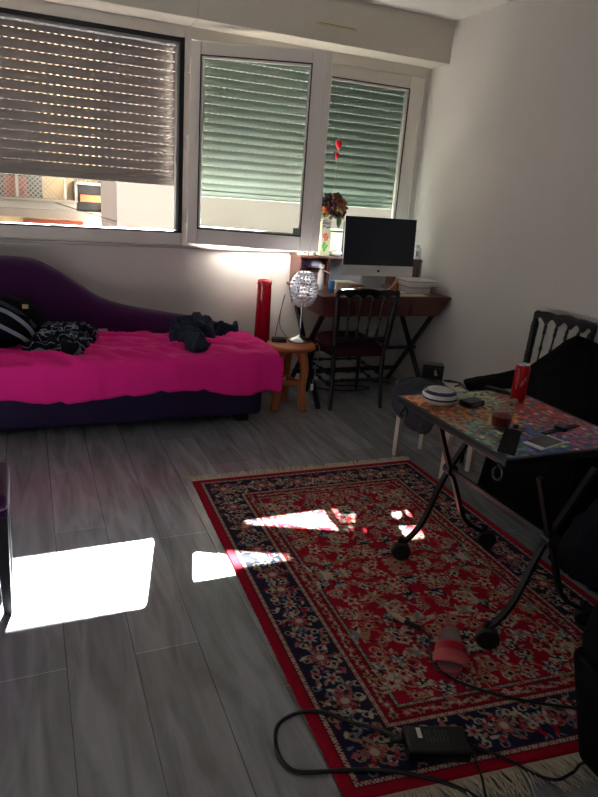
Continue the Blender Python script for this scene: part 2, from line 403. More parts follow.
# ------------------------------------------------------------------ rug
def draw_rug(W, L, mir=True):
    rg = random.Random(11)
    img = np.zeros((L, W, 3))
    RED, DRED, NAVY, CREAM, TAN, ORA, ROSE, LBL = [np.array(lin(c)) for c in ((162,16,42),(110,16,36),(36,34,58),(198,186,164),(160,130,102),(176,82,66),(176,98,98),(120,136,146))]
    img[:] = RED
    yy, xx = np.mgrid[0:L, 0:W].astype(float)
    S = W/1.27  # px per metre
    e = np.minimum(np.minimum(xx, W-1-xx), np.minimum(yy, L-1-yy))/S
    par = np.where(np.minimum(xx, W-1-xx) < np.minimum(yy, L-1-yy), yy, xx)/S
    def band(a, b, c): img[(e >= a) & (e < b)] = c
    band(0, .032, RED*.9)
    def guard(a, w, bg, fg):
        band(a, a+w, bg)
        m = (e >= a+w*.2) & (e < a+w*.8) & (((par/.011+np.floor((e-a)/(w*.3))*.5) % 1) < .62)
        img[m] = fg
    guard(.032, .022, DRED, CREAM*.8)
    band(.054, .062, NAVY)
    band(.062, .198, NAVY)
    guard(.198, .018, DRED, CREAM*.85)
    band(.216, .262, RED*.62)
    guard(.262, .014, NAVY, CREAM*.75)
    def region(m, x0, x1, y0, y1):
        x0 = max(int(x0),0); y0 = max(int(y0),0); x1 = min(int(x1)+1, W); y1 = min(int(y1)+1, L)
        return slice(y0,y1), slice(x0,x1)
    def stamps(x, y):
        return [(x,y,1,1),(W-1-x,y,-1,1),(x,L-1-y,1,-1),(W-1-x,L-1-y,-1,-1)]
    def rosette(x, y, r, n, cols, ph=0):
        for X, Y, sx, sy in stamps(x, y):
            sl = region(None, X-r, X+r, Y-r, Y+r)
            if sl[0].stop <= sl[0].start or sl[1].stop <= sl[1].start: continue
            dx = (xx[sl]-X)*sx; dy = (yy[sl]-Y)*sy; d = np.hypot(dx, dy); th = np.arctan2(dy, dx)+ph
            for fr, c in cols:
                k = r*fr*(.74+.26*np.cos(n*th))
                if fr < .35: k = r*fr
                img[sl][d < k] = c
    def leaf(x, y, l, w, an, c):
        for X, Y, sx, sy in stamps(x, y):
            sl = region(None, X-l, X+l, Y-l, Y+l)
            if sl[0].stop <= sl[0].start or sl[1].stop <= sl[1].start: continue
            dx = (xx[sl]-X)*sx; dy = (yy[sl]-Y)*sy
            u = dx*math.cos(an)+dy*math.sin(an); v = -dx*math.sin(an)+dy*math.cos(an)
            img[sl][((u/l)**2+(v/(w*(1.0-.5*u/l)))**2) < 1] = c
    def vine(x, y, an, ln, curl, c, r=.9):
        for i in range(int(ln)):
            x += math.cos(an)*1.0; y += math.sin(an)*1.0; an += curl*(1+1.5*i/ln)
            for X, Y, sx, sy in stamps(x, y):
                xi, yi = int(round(X)), int(round(Y))
                if 1 <= xi < W-1 and 1 <= yi < L-1: img[yi, xi] = c; img[yi, xi+1] = c
        return x, y, an
    def cluster(x, y, r):
        rosette(x, y, r, 7, [(1.0, NAVY)], rg.random()*6)
        for i in range(int(r*1.6)):
            a = rg.random()*6.28; q = r*.8*math.sqrt(rg.random())
            leaf(x+q*math.cos(a), y+q*math.sin(a), 2.3, 1.4, a, CREAM*rg.uniform(.7,1) if rg.random()<.7 else LBL*.9)
    f0 = .285*S
    # field: sprays on a loose lattice, quarter mirrored
    pts = []
    for t in range(4000):
        x = rg.uniform(f0, W/2); y = rg.uniform(f0, L/2)
        if all((x-a)**2+(y-b)**2 > (.060*S)**2 for a, b in pts): pts.append((x, y))
    for x, y in pts:
        for q in range(3):
            a = rg.random()*6.28
            ex, ey, ea = vine(x, y, a, rg.uniform(14, 30), rg.choice((-1,1))*rg.uniform(.04,.14), rg.choice((TAN, CREAM*.8, TAN)))
            for z in range(3): leaf(ex+rg.uniform(-6,6), ey+rg.uniform(-6,6), rg.uniform(3,5.5), rg.uniform(1.4,2.2), rg.random()*6.28, rg.choice((CREAM*.9, TAN, CREAM*.75, NAVY, ORA)))
    for i, (x, y) in enumerate(pts):
        k = rg.random(); ph = rg.random()*6
        if k < .30: cluster(x, y, rg.uniform(8, 12))
        elif k < .55: rosette(x, y, rg.uniform(7, 11), rg.choice((6,8,9)), [(1, TAN), (.8, ORA), (.5, CREAM), (.28, NAVY)], ph)
        elif k < .72: rosette(x, y, rg.uniform(8, 12), 10, [(1, CREAM*.8), (.72, NAVY), (.5, CREAM*.9), (.25, RED)], ph)
        elif k < .86: rosette(x, y, rg.uniform(6, 9), 5, [(1, CREAM), (.65, ROSE), (.3, DRED)], ph)
        else:
            for z in range(6): leaf(x+7*math.cos(ph+z), y+7*math.sin(ph+z), 6, 2, ph+z, rg.choice((CREAM*.85, TAN, LBL*.9)))
    # border scrollwork
    def border_pt(s_, off):  # s along half perimeter: down the left side or along the end
        return s_, off
    mid = .130*S
    def bdecor(x, y, horiz, i):
        ph = 0
        if i % 2 == 0:
            rosette(x, y, .046*S, 9, [(1, CREAM*.65), (.9, NAVY*1.3), (.78, ORA*.85), (.5, ROSE*.8), (.28, CREAM*.8)])
        else:
            rosette(x, y, .030*S, 7, [(1, LBL*.8), (.8, CREAM*.75), (.45, RED)])
        for q in range(6):
            a = q*1.047+.5*i
            px_, py_ = x+math.cos(a)*.056*S, y+math.sin(a)*.056*S
            vine(px_, py_, a+1.2, 22, .16*(1 if q%2 else -1), rg.choice((CREAM*.8, TAN, LBL*.8)))
            leaf(px_, py_, 5, 2, a+.6, rg.choice((CREAM*.85, ROSE*.8, RED, TAN)))
        for q in range(9):
            a = rg.random()*6.28; rr = rg.uniform(.03,.062)*S
            leaf(x+math.cos(a)*rr, y+math.sin(a)*rr, rg.uniform(2.5,5), 1.6, rg.random()*6, rg.choice((CREAM*.8, RED, ROSE*.8, LBL*.8, TAN)))
    save = img.copy()
    i = 0; s_ = mid
    while s_ < L/2+4: bdecor(mid, s_, False, i); s_ += .098*S; i += 1
    i = 1; s_ = mid+.098*S
    while s_ < W/2+4: bdecor(s_, mid, True, i); s_ += .098*S; i += 1
    # inner rosy guard
    g2 = .239*S; s_ = g2; i = 0
    while s_ < L/2:
        rosette(g2, s_, .017*S, 6, [(1, [TAN, ROSE*.8][i%2]), (.5, [NAVY, CREAM*.8][i%2])]); leaf(g2+rg.uniform(-3,3), s_+.022*S, 4, 1.5, rg.uniform(.8,2), CREAM*.7); s_ += .042*S; i += 1
    s_ = g2+.042*S; i = 1
    while s_ < W/2:
        rosette(s_, g2, .017*S, 6, [(1, [TAN, ROSE*.8][i%2]), (.5, [NAVY, CREAM*.8][i%2])]); leaf(s_+.022*S, g2+rg.uniform(-3,3), 4, 1.5, rg.uniform(-.8,.8), CREAM*.7); s_ += .042*S; i += 1
    # restore guards that decoration may have crossed
    for a, b_ in ((0,.056),(.197,.217),(.2615,.277)):
        m = (e >= a) & (e < b_); img[m] = save[m]
    img *= (1+.10*np.random.RandomState(3).randn(L, W, 1)).clip(.6, 1.4)
    return img.clip(0, 1)
RW, RL = 420, 640
rimg = draw_rug(RW, RL)
TLc, TRc, BRc, BLc = [Vector(p) for p in ((.697,2.825,0),(1.966,2.80,0),(1.955,.845,0),(.648,.985,0))]
uu = np.linspace(0, 1, RW)[None, :, None]; vv = np.linspace(0, 1, RL)[:, None, None]
cor = [np.array(c) for c in (TLc, TRc, BRc, BLc)]
P = (cor[0]*(1-uu)+cor[1]*uu)*(1-vv)+(cor[3]*(1-uu)+cor[2]*uu)*vv
edge = np.minimum(np.minimum(uu, 1-uu)*1.27, np.minimum(vv, 1-vv)*1.9)
P[..., 2] = (.004+.006*np.clip(edge[..., 0]/.006, 0, 1))
wob = np.random.RandomState(5).randn(RL)*.0012
P[:, 0, 0] += wob; P[:, -1, 0] += wob
verts = P.reshape(-1, 3)
n_ = RW*RL
vb = verts.copy(); ii = np.arange(RL-1)[:, None]*RW+np.arange(RW-1)[None, :]
faces = np.stack([ii, ii+RW, ii+RW+1, ii+1], -1).reshape(-1, 4)
rugroot = thing('persian_rug', 'red and navy floral oriental rug with cream fringed ends on the grey floor', 'rug', (1.3, 1.9, 0))
me = bpy.data.meshes.new('pile')
me.vertices.add(n_); me.vertices.foreach_set('co', (verts-np.array([1.3,1.9,0])).ravel())
me.loops.add(len(faces)*4); me.loops.foreach_set('vertex_index', faces.ravel().astype(np.int32))
me.polygons.add(len(faces)); me.polygons.foreach_set('loop_start', (np.arange(len(faces))*4).astype(np.int32))
me.update(calc_edges=True)
ca = me.color_attributes.new('col', 'FLOAT_COLOR', 'POINT')
ca.data.foreach_set('color', np.concatenate([rimg.reshape(-1,3), np.ones((n_,1))], 1).astype(np.float32).ravel())
M_rug = attr_mat('rug_wool', rough=.95, bump=.35, bscale=700, spec=.15)
me.materials.append(M_rug)
pile = bpy.data.objects.new('pile', me); C.objects.link(pile); pile.parent = rugroot
M_fringe = mat('cream_fringe', (196, 184, 160), .9)
def fringe(a, b, dirn, n, ln):
    fr = MB(); a = Vector(a); b = Vector(b); d = Vector(dirn); t = (b-a).normalized()
    fr.hexa([a+Vector((0,0,.001)), b+Vector((0,0,.001)), b-d*.012+Vector((0,0,.001)), a-d*.012+Vector((0,0,.001))], [a+Vector((0,0,.006)), b+Vector((0,0,.006)), b-d*.012+Vector((0,0,.006)), a-d*.012+Vector((0,0,.006))])
    for i in range(n):
        p = a.lerp(b, (i+rnd.random()*.8)/n); l = ln*rnd.uniform(.6, 1.15); w = fbm(i*.05, 3.3)*1.3+rnd.uniform(-.35,.35)
        q = p+d*l*.5+t*l*w*.35; r_ = p+d*l+t*l*w
        fr.tube([p+Vector((0,0,.005)), q+Vector((0,0,.009+rnd.random()*.008)), r_+Vector((0,0,.003))], [.0024,.0022,.001], 4)
    o = fr.build('fringe', M_fringe, rugroot); o['kind'] = 'stuff'
fringe((.70,2.825,0), (1.966,2.80,0), (0,1,0), 330, .062)
fringe((.648,.985,0), (1.955,.845,0), (-.1,-1,0), 330, .085)

# ------------------------------------------------------------------ napoleon chairs
def turned(b, p, q, r, beads, n=10):
    p = Vector(p); q = Vector(q); pts = []; rs = []
    N = 56
    for i in range(N+1):
        u = i/N; k = 1.0
        for c in beads:
            d = abs(u-c)
            if d < .05: k += .75*math.cos(d/.05*PI/2)**.5*(1 if d < .045 else .3)
        pts.append(p.lerp(q, u)); rs.append(r*k)
    b.tube(pts, rs, n)
def cafe_chair(name, label, loc, rz):
    t = lthing(name, label, 'chair', loc, rz)
    SH = .445
    # seat, wider at the front
    pl = [(-.19,-.19),(.19,-.19),(.205,-.05),(.22,.14),(.20,.21),(.10,.228),(-.10,.228),(-.20,.21),(-.22,.14),(-.205,-.05)]
    MB().prism(pl, SH-.075, SH-.012).build('seat_frame', M_seat, t, bevel=.008)
    def cush(u, v):
        a = 2*PI*u; r = v
        n = len(pl); ca, sa = math.cos(a), math.sin(a)
        R = .205/max(abs(ca), abs(sa))**.75
        return Vector((ca*R*r, .015+sa*R*r, SH-.014+.055*(1-r**5)))
    MB().grid(40, 10, cush).build('seat', M_seat, t, smooth=True)
    BX = .192; 
    for s in (-1, 1):
        # rear leg runs into back post with backward rake
        MB().tube(spline([(s*.188,-.20,SH-.06), (s*.185,-.205,.25), (s*.192,-.225,.06), (s*.195,-.235,0)], 5), [.017]*6+[.015]*6+[.013]*4, 10).build('leg', M_blackp, t, smooth=True)
        MB().tube(spline([(s*.19,.185,SH-.06), (s*.195,.19,.25), (s*.205,.205,0)], 6), [.018]*5+[.015]*4+[.012]*4, 10).build('leg', M_blackp, t, smooth=True)
        b = MB(); turned(b, (s*.190,-.195,SH-.05), (s*.215,-.245,.80), .0135, (.16,.22,.30,.38,.46,.54,.62,.70,.78,.86,.93)); b.build('back_post', M_blackp, t, smooth=True)
        b = MB(); turned(b, (s*.188,-.21,.17), (s*.20,.20,.17), .008, (.2,.5,.8)); b.build('stretcher', M_blackp, t, smooth=True)
        b = MB(); turned(b, (s*.188,-.21,.24), (s*.20,.20,.24), .008, (.2,.5,.8)); b.build('stretcher', M_blackp, t, smooth=True)
    b = MB(); turned(b, (-.19,-.218,.21), (.19,-.218,.21), .008, (.2,.5,.8)); b.build('stretcher', M_blackp, t, smooth=True)
    for z in (.15,.25):
        b = MB(); turned(b, (-.20,.20,z), (.20,.20,z), .008, (.2,.5,.8)); b.build('stretcher', M_blackp, t, smooth=True)
    for i in range(4):
        u = -.6+i*.4
        b = MB(); turned(b, (u*.185,-.205,.50), (u*.212,-.243,.795), .0062, (.1,.2,.8,.9,.5)); b.build('spindle', M_blackp, t, smooth=True)
    def rail(name, w, zc, th, depth, yb, arch, rise, updown=-1):
        b = MB(); n = 81; vs = []; 
        for i in range(n):
            u = -1+2*i/(n-1); X = u*w
            arc = abs(math.sin(PI*2.5*(u+1)))
            top = zc+th/2+rise*(.35*math.cos(u*PI*.5)+.28*abs(math.cos(u*PI*1.5))+ (.35 if abs(u) > .86 else 0)*(1-abs(abs(u)-.93)/.07))
            bot = zc-th/2+(arch*arc if updown < 0 else -arch*arc)
            yy_ = yb-.012*math.cos(u*PI/2)
            for (dy, z) in ((-depth/2, bot), (depth/2, bot), (depth/2, top), (-depth/2, top)): vs.append((X, yy_+dy, z))
        fs = []
        for i in range(n-1):
            for j in range(4): fs.append((i*4+j, i*4+(j+1)%4, (i+1)*4+(j+1)%4, (i+1)*4+j))
        fs += [(3,2,1,0), tuple((n-1)*4+j for j in range(4))]
        b.add(vs, fs).build(name, M_blackp, t, bevel=.005)
    rail('crest_rail', .232, .806, .056, .030, -.247, .034, .030)
    rail('lower_rail', .190, .505, .022, .018, -.207, .020, 0, 1)
    return t
chairA = cafe_chair('cafe_chair', 'black spindle-back chair with plum seat pushed up to the computer desk', (2.085, 3.925, 0), math.radians(-3))
dup(chairA, (2.49, 2.575, 0), math.radians(100), 'black spindle-back chair against the right wall, half under black cloth').scale = (.84, 1, 1.035)

# ------------------------------------------------------------------ chaise longue
ch = thing('chaise_longue', 'dark purple chaise longue with a swooping low back under the left window', 'sofa', (.3, 3.95, 0))
MB().box((-.9, 3.58, .05), (1.33, 4.38, .33)).build('base', M_base, ch, bevel=.03, seg=4)
MB().box((-.88, 3.56, .32), (1.37, 4.22, .43)).build('seat_cushion', M_base, ch, bevel=.04, seg=4)
for xx, yy_ in ((-.8,3.66),(1.22,3.66),(-.8,4.3),(1.22,4.3)): MB().box((xx-.035,yy_-.035,0),(xx+.035,yy_+.035,.07)).build('foot', M_bplast, ch)
prof = [(-.9,.66),(-.7,.80),(-.45,.895),(-.153,.923),(0,.914),(.083,.888),(.206,.818),(.334,.732),(.436,.669),(.6,.618),(.795,.583),(.971,.555),(1.15,.52),(1.30,.47),(1.345,.40)]
tp = spline([(a,0,c) for a, c in prof], 5)
b = MB(); vs = []
for p in tp:
    z = p.z; r = .045
    for (dy, dz) in ((4.215,-z+.3),(4.205,-(z-.34)*.5),(4.215,-r),(4.235,-.012),(4.27,0),(4.34,0),(4.375,-.012),(4.392,-r),(4.395,-z+.3)):
        vs.append((p.x, dy, max(z+dz, .3) if dz < -.04 else z+dz))
m_ = 9; fs = [(i*m_+j, i*m_+(j+1)%m_, (i+1)*m_+(j+1)%m_, (i+1)*m_+j) for i in range(len(tp)-1) for j in range(m_)]
fs += [tuple(range(m_-1,-1,-1)), tuple((len(tp)-1)*m_+j for j in range(m_))]
b.add(vs, fs).build('backrest', M_purple, ch, smooth=True)
# magenta sheet
X1, Y0, ZS = 1.415, 3.545, .452
b = MB(); nu, nv = 150, 60
def sheet(u, v):
    sx = -.9+u*(X1+.9+.16); sy = 4.205-v*(4.205-Y0+.215+.02*math.sin(u*17)+.03*fbm(u*5,2.2))
    ox = max(0, sx-X1); oy = max(0, Y0-sy)
    x_, y_ = min(sx, X1), max(sy, Y0)
    z_ = ZS
    # back right corner slopes round
    x_ += 0 if ox == 0 else .02*math.sin(min(ox/.05,1)*PI/2)
    y_ -= 0 if oy == 0 else .02*math.sin(min(oy/.05,1)*PI/2)
    z_ -= ox+oy-.5*min(ox, oy)
    z_ = max(z_, .1)
    er = min(abs(sx-X1), 1)*0
    # soft edge rounding
    dx = X1-x_; dy = y_-Y0
    for d_ in (dx if ox == 0 else 9, dy if oy == 0 else 9):
        if d_ < .06: z_ -= .022*(1-d_/.06)**2
    top = 1 if (ox == 0 and oy == 0) else .5
    w = abs(fbm(sx*2.1+3, sy*5+sx*2.5, 1.3, 3)); w2 = fbm(sx*6, sy*9+sx*3, 4, 3)
    z_ += top*(.038*(1-min(1, w*3.2))+.007*w2)
    if oy > 0: y_ -= .012*fbm(sx*7, .4, 2, 3)*min(oy/.1,1)+.004*math.sin(sx*26+sy*4)
    if ox > 0: x_ += .012*fbm(sy*8, .9, 2, 3)*min(ox/.1,1)
    return Vector((x_, y_, z_))
b.grid(nu, nv, sheet)
o = b.build('bed_sheet', M_pink, smooth=True, solid=.004)
tag(o, 'crumpled magenta sheet draped over the purple chaise longue seat', 'sheet')

# ------------------------------------------------------------------ crumpled clothes (solid height fields)
def heap(name, label, cat, caps, base, m, fold=.02, fs_=14, res=.011, seed=0, parent=None, group=None, flat=False, floor=None):
    xs = [c[0] for c in caps]+[c[2] for c in caps]; ys = [c[1] for c in caps]+[c[3] for c in caps]; R = max(c[4] for c in caps)
    x0, x1, y0, y1 = min(xs)-R, max(xs)+R, min(ys)-R, max(ys)+R
    nx, ny = int((x1-x0)/res)+2, int((y1-y0)/res)+2
    H = np.zeros((ny, nx))
    for j in range(ny):
        for i in range(nx):
            x, y = x0+i*res, y0+j*res
            wx = x+.03*fbm(x*9+seed, y*9, 5); wy = y+.03*fbm(x*9, y*9+seed, 8); h = 0
            for ax, ay, bx, by, r, hh in caps:
                dx, dy = bx-ax, by-ay; L2 = dx*dx+dy*dy
                t = 0 if L2 == 0 else max(0, min(1, ((wx-ax)*dx+(wy-ay)*dy)/L2))
                d = math.hypot(wx-ax-t*dx, wy-ay-t*dy)/r
                if d < 1: h = max(h, hh*(1-d**3)**.6)
            if h > 0:
                rg = 1-abs(fbm(x*fs_+seed, y*fs_*.8+seed*2, seed, 3))*2.6
                h = max(.004, h+fold*max(-.6, rg)*min(1, h/.03))
            H[j, i] = h
    b = MB(); idx = {}; vs = []; fs = []
    bz = base if callable(base) else (lambda x, y: base)
    for j in range(ny-1):
        for i in range(nx-1):
            q = [(i,j),(i+1,j),(i+1,j+1),(i,j+1)]
            if sum(H[b_, a] > 0 for a, b_ in q) >= 3:
                f = []
                for a, b_ in q:
                    if (a, b_) not in idx:
                        idx[(a, b_)] = len(vs); xx_, yy_ = x0+a*res, y0+b_*res
                        vs.append((xx_, yy_, bz(xx_, yy_)+max(H[b_, a], .002)))
                    f.append(idx[(a, b_)])
                fs.append(tuple(f))
    n = len(vs); ec = {}
    for f in fs:
        for k in range(4):
            e = (f[k], f[(k+1)%4]); ec[tuple(sorted(e))] = ec.get(tuple(sorted(e)), 0)+1
    allf = list(fs)
    bot = [(x, y, bz(x, y)) for x, y, z in vs]
    allf += [tuple(v+n for v in reversed(f)) for f in fs]
    for f in fs:
        for k in range(4):
            a, c = f[k], f[(k+1)%4]
            if ec[tuple(sorted((a, c)))] == 1: allf.append((a, a+n, c+n, c))
    b.add(vs+bot, allf)
    o = b.build(name, m, parent, smooth=True)
    if label: tag(o, label, cat, group)
    return o
def streak_mat(name, dark, light, sc=7, dist=.3, th=.03):
    m = mat(name, dark, .85, bump=.4, bscale=40, spec=.15); nt = m.node_tree; b = nt.nodes['Principled BSDF']
    tc = nt.nodes.new('ShaderNodeTexCoord'); mp = nt.nodes.new('ShaderNodeMapping'); mp.inputs['Scale'].default_value = (1, 2.6, 1.6); mp.inputs['Rotation'].default_value = (0, 0, .35)
    w = nt.nodes.new('ShaderNodeTexNoise'); w.inputs['Scale'].default_value = sc; w.inputs['Detail'].default_value = 1; w.inputs['Distortion'].default_value = dist
    nt.links.new(tc.outputs['Object'], mp.inputs[0]); nt.links.new(mp.outputs[0], w.inputs['Vector'])
    f = nt.nodes.new('ShaderNodeMath'); f.operation = 'MULTIPLY'; f.inputs[1].default_value = 5; nt.links.new(w.outputs[0], f.inputs[0])
    g = nt.nodes.new('ShaderNodeMath'); g.operation = 'FRACT'; nt.links.new(f.outputs[0], g.inputs[0])
    h = nt.nodes.new('ShaderNodeMath'); h.operation = 'COMPARE'; h.inputs[1].default_value = .5; h.inputs[2].default_value = th; nt.links.new(g.outputs[0], h.inputs[0])
    mx = nt.nodes.new('ShaderNodeMix'); mx.data_type = 'RGBA'; mx.inputs['A'].default_value = (*lin(dark),1); mx.inputs['B'].default_value = (*lin(light),1)
    nt.links.new(h.outputs[0], mx.inputs['Factor']); nt.links.new(mx.outputs['Result'], b.inputs['Base Color']); return m
M_str = streak_mat('black_cloth_white_piping', (20,24,34), (140,148,164), 5, .6, .09)
ZSH = .472
heap('striped_top', 'crumpled black top with thin pale stripes on the magenta sheet', 'clothing', [(.05,3.80,.22,3.85,.11,.07),(.08,3.98,.28,4.02,.10,.085),(.20,3.72,.24,3.78,.07,.05),(.1,4.08,.3,4.12,.06,.05)], ZSH-.012, M_str, .034, 10, .009, 3)
jk = heap('charcoal_jacket', 'crumpled charcoal jacket with sleeves spread on the right end of the magenta sheet', 'clothing',
     [(.93,4.02,1.03,4.08,.10,.11),(.87,3.90,.93,3.80,.075,.08),(.92,3.80,.94,3.68,.062,.07),(1.08,4.06,1.28,4.10,.042,.06),(1.02,4.10,1.04,3.96,.08,.12)], ZSH-.014, M_ccloth, .040, 10, .009, 9)
# rucksack-like dark bag leaning on the chaise back
bg = thing('rucksack', 'black rucksack with grey straps leaning on the left of the chaise back', 'bag', (-.2, 3.95, ZSH-.02))
def bagf(d): return 1+.10*fbm(d.x*3, d.y*3, d.z*3+4, 3)
MB().ball((-.17, 3.94, .595), .21, 36, 24, (1.1,.8,.75), bagf).build('bag_body', M_bcloth, bg, smooth=True)
for k, pts in enumerate(([(-.24,3.81,.72),(-.12,3.775,.68),(-.02,3.80,.59),(.02,3.84,.50)], [(-.28,3.80,.67),(-.15,3.765,.60),(-.06,3.78,.54),(-.01,3.81,.49)], [(-.16,3.81,.735),(-.06,3.81,.67),(.02,3.85,.58)])):
    b = MB(); sp = spline(pts, 8); 
    for p, q in zip(sp, sp[1:]): b.bar(p, q, .022, .006, (0,-1,.3))
    b.build('strap', M_strap if k < 2 else M_gcloth, bg)
MB().box((-.045,3.80,.695),(-.012,3.822,.718)).build('buckle', mat('brass_buckle', (140,120,80), .4, metal=.6), bg, bevel=.004)
o = MB().box((-.03,-.015,0),(.03,.015,.02)).build('remote_control', mat('grey_beige_plastic', (150,140,128), .5), bevel=.004)
o.location = (.42, 4.17, ZSH); tag(o, 'small grey-beige remote control on the magenta sheet by the chaise back', 'remote')

# ------------------------------------------------------------------ red floor vase
fv = thing('floor_vase', 'tall glossy red cylindrical floor vase between chaise and stool', 'vase', (1.545, 4.25, 0))
MB().lathe([(.064,0),(.062,.2),(.056,.5),(.050,.78),(.051,.812),(.045,.815),(.043,.79),(.046,.60),(.0,.59)], (1.545,4.25,0), 32, caps=False).build('vase_body', M_redg, fv, smooth=True)
for i in range(8):
    a = i*PI/4; MB().ball((1.545+.0505*math.cos(a), 4.25+.0505*math.sin(a), .79), .006, 8, 6).build('rim_hole', mat('dark_red_holes', (60,4,16), .5), fv, smooth=True)

# ------------------------------------------------------------------ wooden stool + lamp
sx, sy, szt = 1.60, 3.815, .46
sl = thing('wooden_stool', 'small round three-legged orange wooden stool carrying the crystal lamp', 'stool', (sx, sy, 0))
MB().lathe([(.0,szt-.034),(.150,szt-.034),(.165,szt-.024),(.165,szt-.008),(.158,szt),(0,szt)], (sx,sy,0), 40, caps=False).build('seat', M_owood, sl, smooth=True, auto=.7)
for px_, py_, ln in ((1.672,3.735,0),(1.50,3.775,0),(1.63,3.95,0)):
    d = Vector((px_-sx, py_-sy, 0)).normalized()
    top = Vector((sx,sy,szt-.03))+d*.075; foot = Vector((px_,py_,0))+d*.015
    pts = spline([top, top.lerp(foot,.3)+d*.022, top.lerp(foot,.65)-d*.004, foot], 6)
    b = MB(); b.tube(pts, [.040-.014*abs(math.sin(i/len(pts)*PI*.9)) for i in range(len(pts))], 10); b.build('leg', M_owood, sl, smooth=True)
b = MB()
b.bar((1.655,3.765,.19),(1.615,3.92,.19),.018,.035); b.bar((1.535,3.79,.19),(1.615,3.92,.19),.018,.035); b.bar((1.535,3.79,.19),(1.655,3.765,.19),.018,.035)
b.build('stretcher', M_owood, sl, bevel=.003)
lx, ly = 1.675, 3.855
lp = thing('table_lamp', 'silver table lamp with a crystal bead globe standing on the wooden stool', 'lamp', (lx, ly, szt))
MB().lathe([(0,szt+.0005),(.078,szt+.0005),(.080,szt+.008),(.070,szt+.022),(.03,szt+.034),(.008,szt+.045),(0,szt+.05)], (lx,ly,0), 36, caps=False).build('base', M_chrome, lp, smooth=True)
MB().lathe([(.005,szt+.04),(.005,.70),(.012,.705),(.012,.73),(.004,.735)], (lx,ly,0), 14).build('pole', M_chrome, lp, smooth=True, auto=.6)
M_cry = mat('crystal', (222,222,226), .15, metal=.35)
b = MB(); cz = .812; rw = MB()
for i in range(12):
    th = PI*(.10+.80*i/11); r = .087*math.sin(th)**.85*(1+.05*math.cos(th)*0); z = cz+.112*math.cos(th)
    if i == 0: r *= 1.25
    n = max(6, int(2*PI*r/.0215))
    ring = []
    for j in range(n):
        a = 2*PI*(j+.5*(i%2))/n
        c = Vector((lx+.005+r*math.cos(a), ly+r*math.sin(a), z)); d = Vector((math.cos(a), math.sin(a), 0))
        b.ball(c, .0105, 6, 4); ring.append(c)
    ring.append(ring[0]); rw.tube(ring, .0022, 4)
o = b.build('crystal_beads', M_cry, lp); o['kind'] = 'stuff'
for j in range(12):
    a = 2*PI*j/12; rw.tube([(lx+.005+.085*math.sin(t)**.85*math.cos(a), ly+.085*math.sin(t)**.85*math.sin(a), cz+.112*math.cos(t)) for t in [PI*(.1+.8*k/14) for k in range(15)]], .0018, 4)
rw.build('wire_frame', M_chrome, lp)
MB().ball((lx+.006,ly,.80), .03, 14, 10, (1,1,1.3)).build('bulb', mat('frosted_bulb', (236,230,218), .3), lp, smooth=True)
MB().tube(spline([(lx-.07,ly+.03,szt+.01),(lx-.11,ly+.10,.55),(lx-.075,ly+.17,.68),(lx-.05,ly+.19,.74),(lx-.085,ly+.22,.5),(lx-.10,ly+.24,.1),(lx-.05,ly+.26,.008)],10), .0028, 6).build('lamp_cord', mat('grey_cord', (110,108,104), .5), lp, smooth=True)
rt = thing('router', 'small flat black router box at the back of the wooden stool', 'router', (1.535,3.90,szt))
Mr = Matrix.Translation((1.53,3.865,szt)) @ Matrix.Rotation(-.3,4,'Z')
MB().box((-.05,-.035,.0005),(.05,.035,.024),M=Mr).build('case', M_bplast, rt, bevel=.004)
MB().box((-.042,-.0365,.008),(-.01,-.034,.016),M=Mr).build('front_panel', mat('brownish_panel', (96,74,60), .4), rt)
cc = MB().tube(spline([(1.71,3.70,szt+.004),(1.766,3.745,szt+.006),(1.785,3.75,.40),(1.76,3.74,.32),(1.755,3.735,.25),(1.74,3.73,.18)],8), .003, 6)
c_ = thing('charger_cable', 'thin white charger cable hanging off the right edge of the stool', 'cable', (1.76,3.74,.18))
cc.build('cord', mat('offwhite_cord', (170,168,160), .5), c_, smooth=True); MB().box((1.730,3.724,.145),(1.748,3.736,.19)).build('connector', M_white, c_, bevel=.002)

# ------------------------------------------------------------------ desk
dk = thing('writing_desk', 'dark red-brown wooden desk on crossed black legs under the right window', 'desk', (2.24, 4.05, 0))
MB().box((1.765,3.74,.768),(2.788,4.385,.787)).build('desktop', M_dwood, dk, bevel=.003)
b = MB()
bt = [Vector((1.795,3.77,.645)),Vector((2.715,3.77,.645)),Vector((2.715,4.34,.645)),Vector((1.795,4.34,.645))]
tt = [Vector((1.78,3.748,.768)),Vector((2.780,3.748,.768)),Vector((2.780,4.38,.768)),Vector((1.78,4.38,.768))]
b.hexa(bt, tt).build('drawer_case', M_dwood, dk, bevel=.003)
for xx in (2.02, 2.47): MB().box((xx-.002, 3.752, .66), (xx+.002, 3.785, .76)).build('drawer_gap', M_bplast, dk)
for xx in (1.815, 2.70):
    MB().bar((xx,3.81,.65),(xx+.02,4.36,.0),.022,.034,(1,0,0)).build('leg', M_blackp, dk, bevel=.003)
    MB().bar((xx+.012,4.32,.65),(xx-.008,3.74,.0),.022,.034,(1,0,0)).build('leg', M_blackp, dk, bevel=.003)
MB().box((1.82,4.265,.105),(2.72,4.285,.135)).build('stretcher', M_blackp, dk, bevel=.003)
MB().box((1.82,4.00,.345),(2.72,4.018,.37)).build('stretcher', M_blackp, dk, bevel=.003)
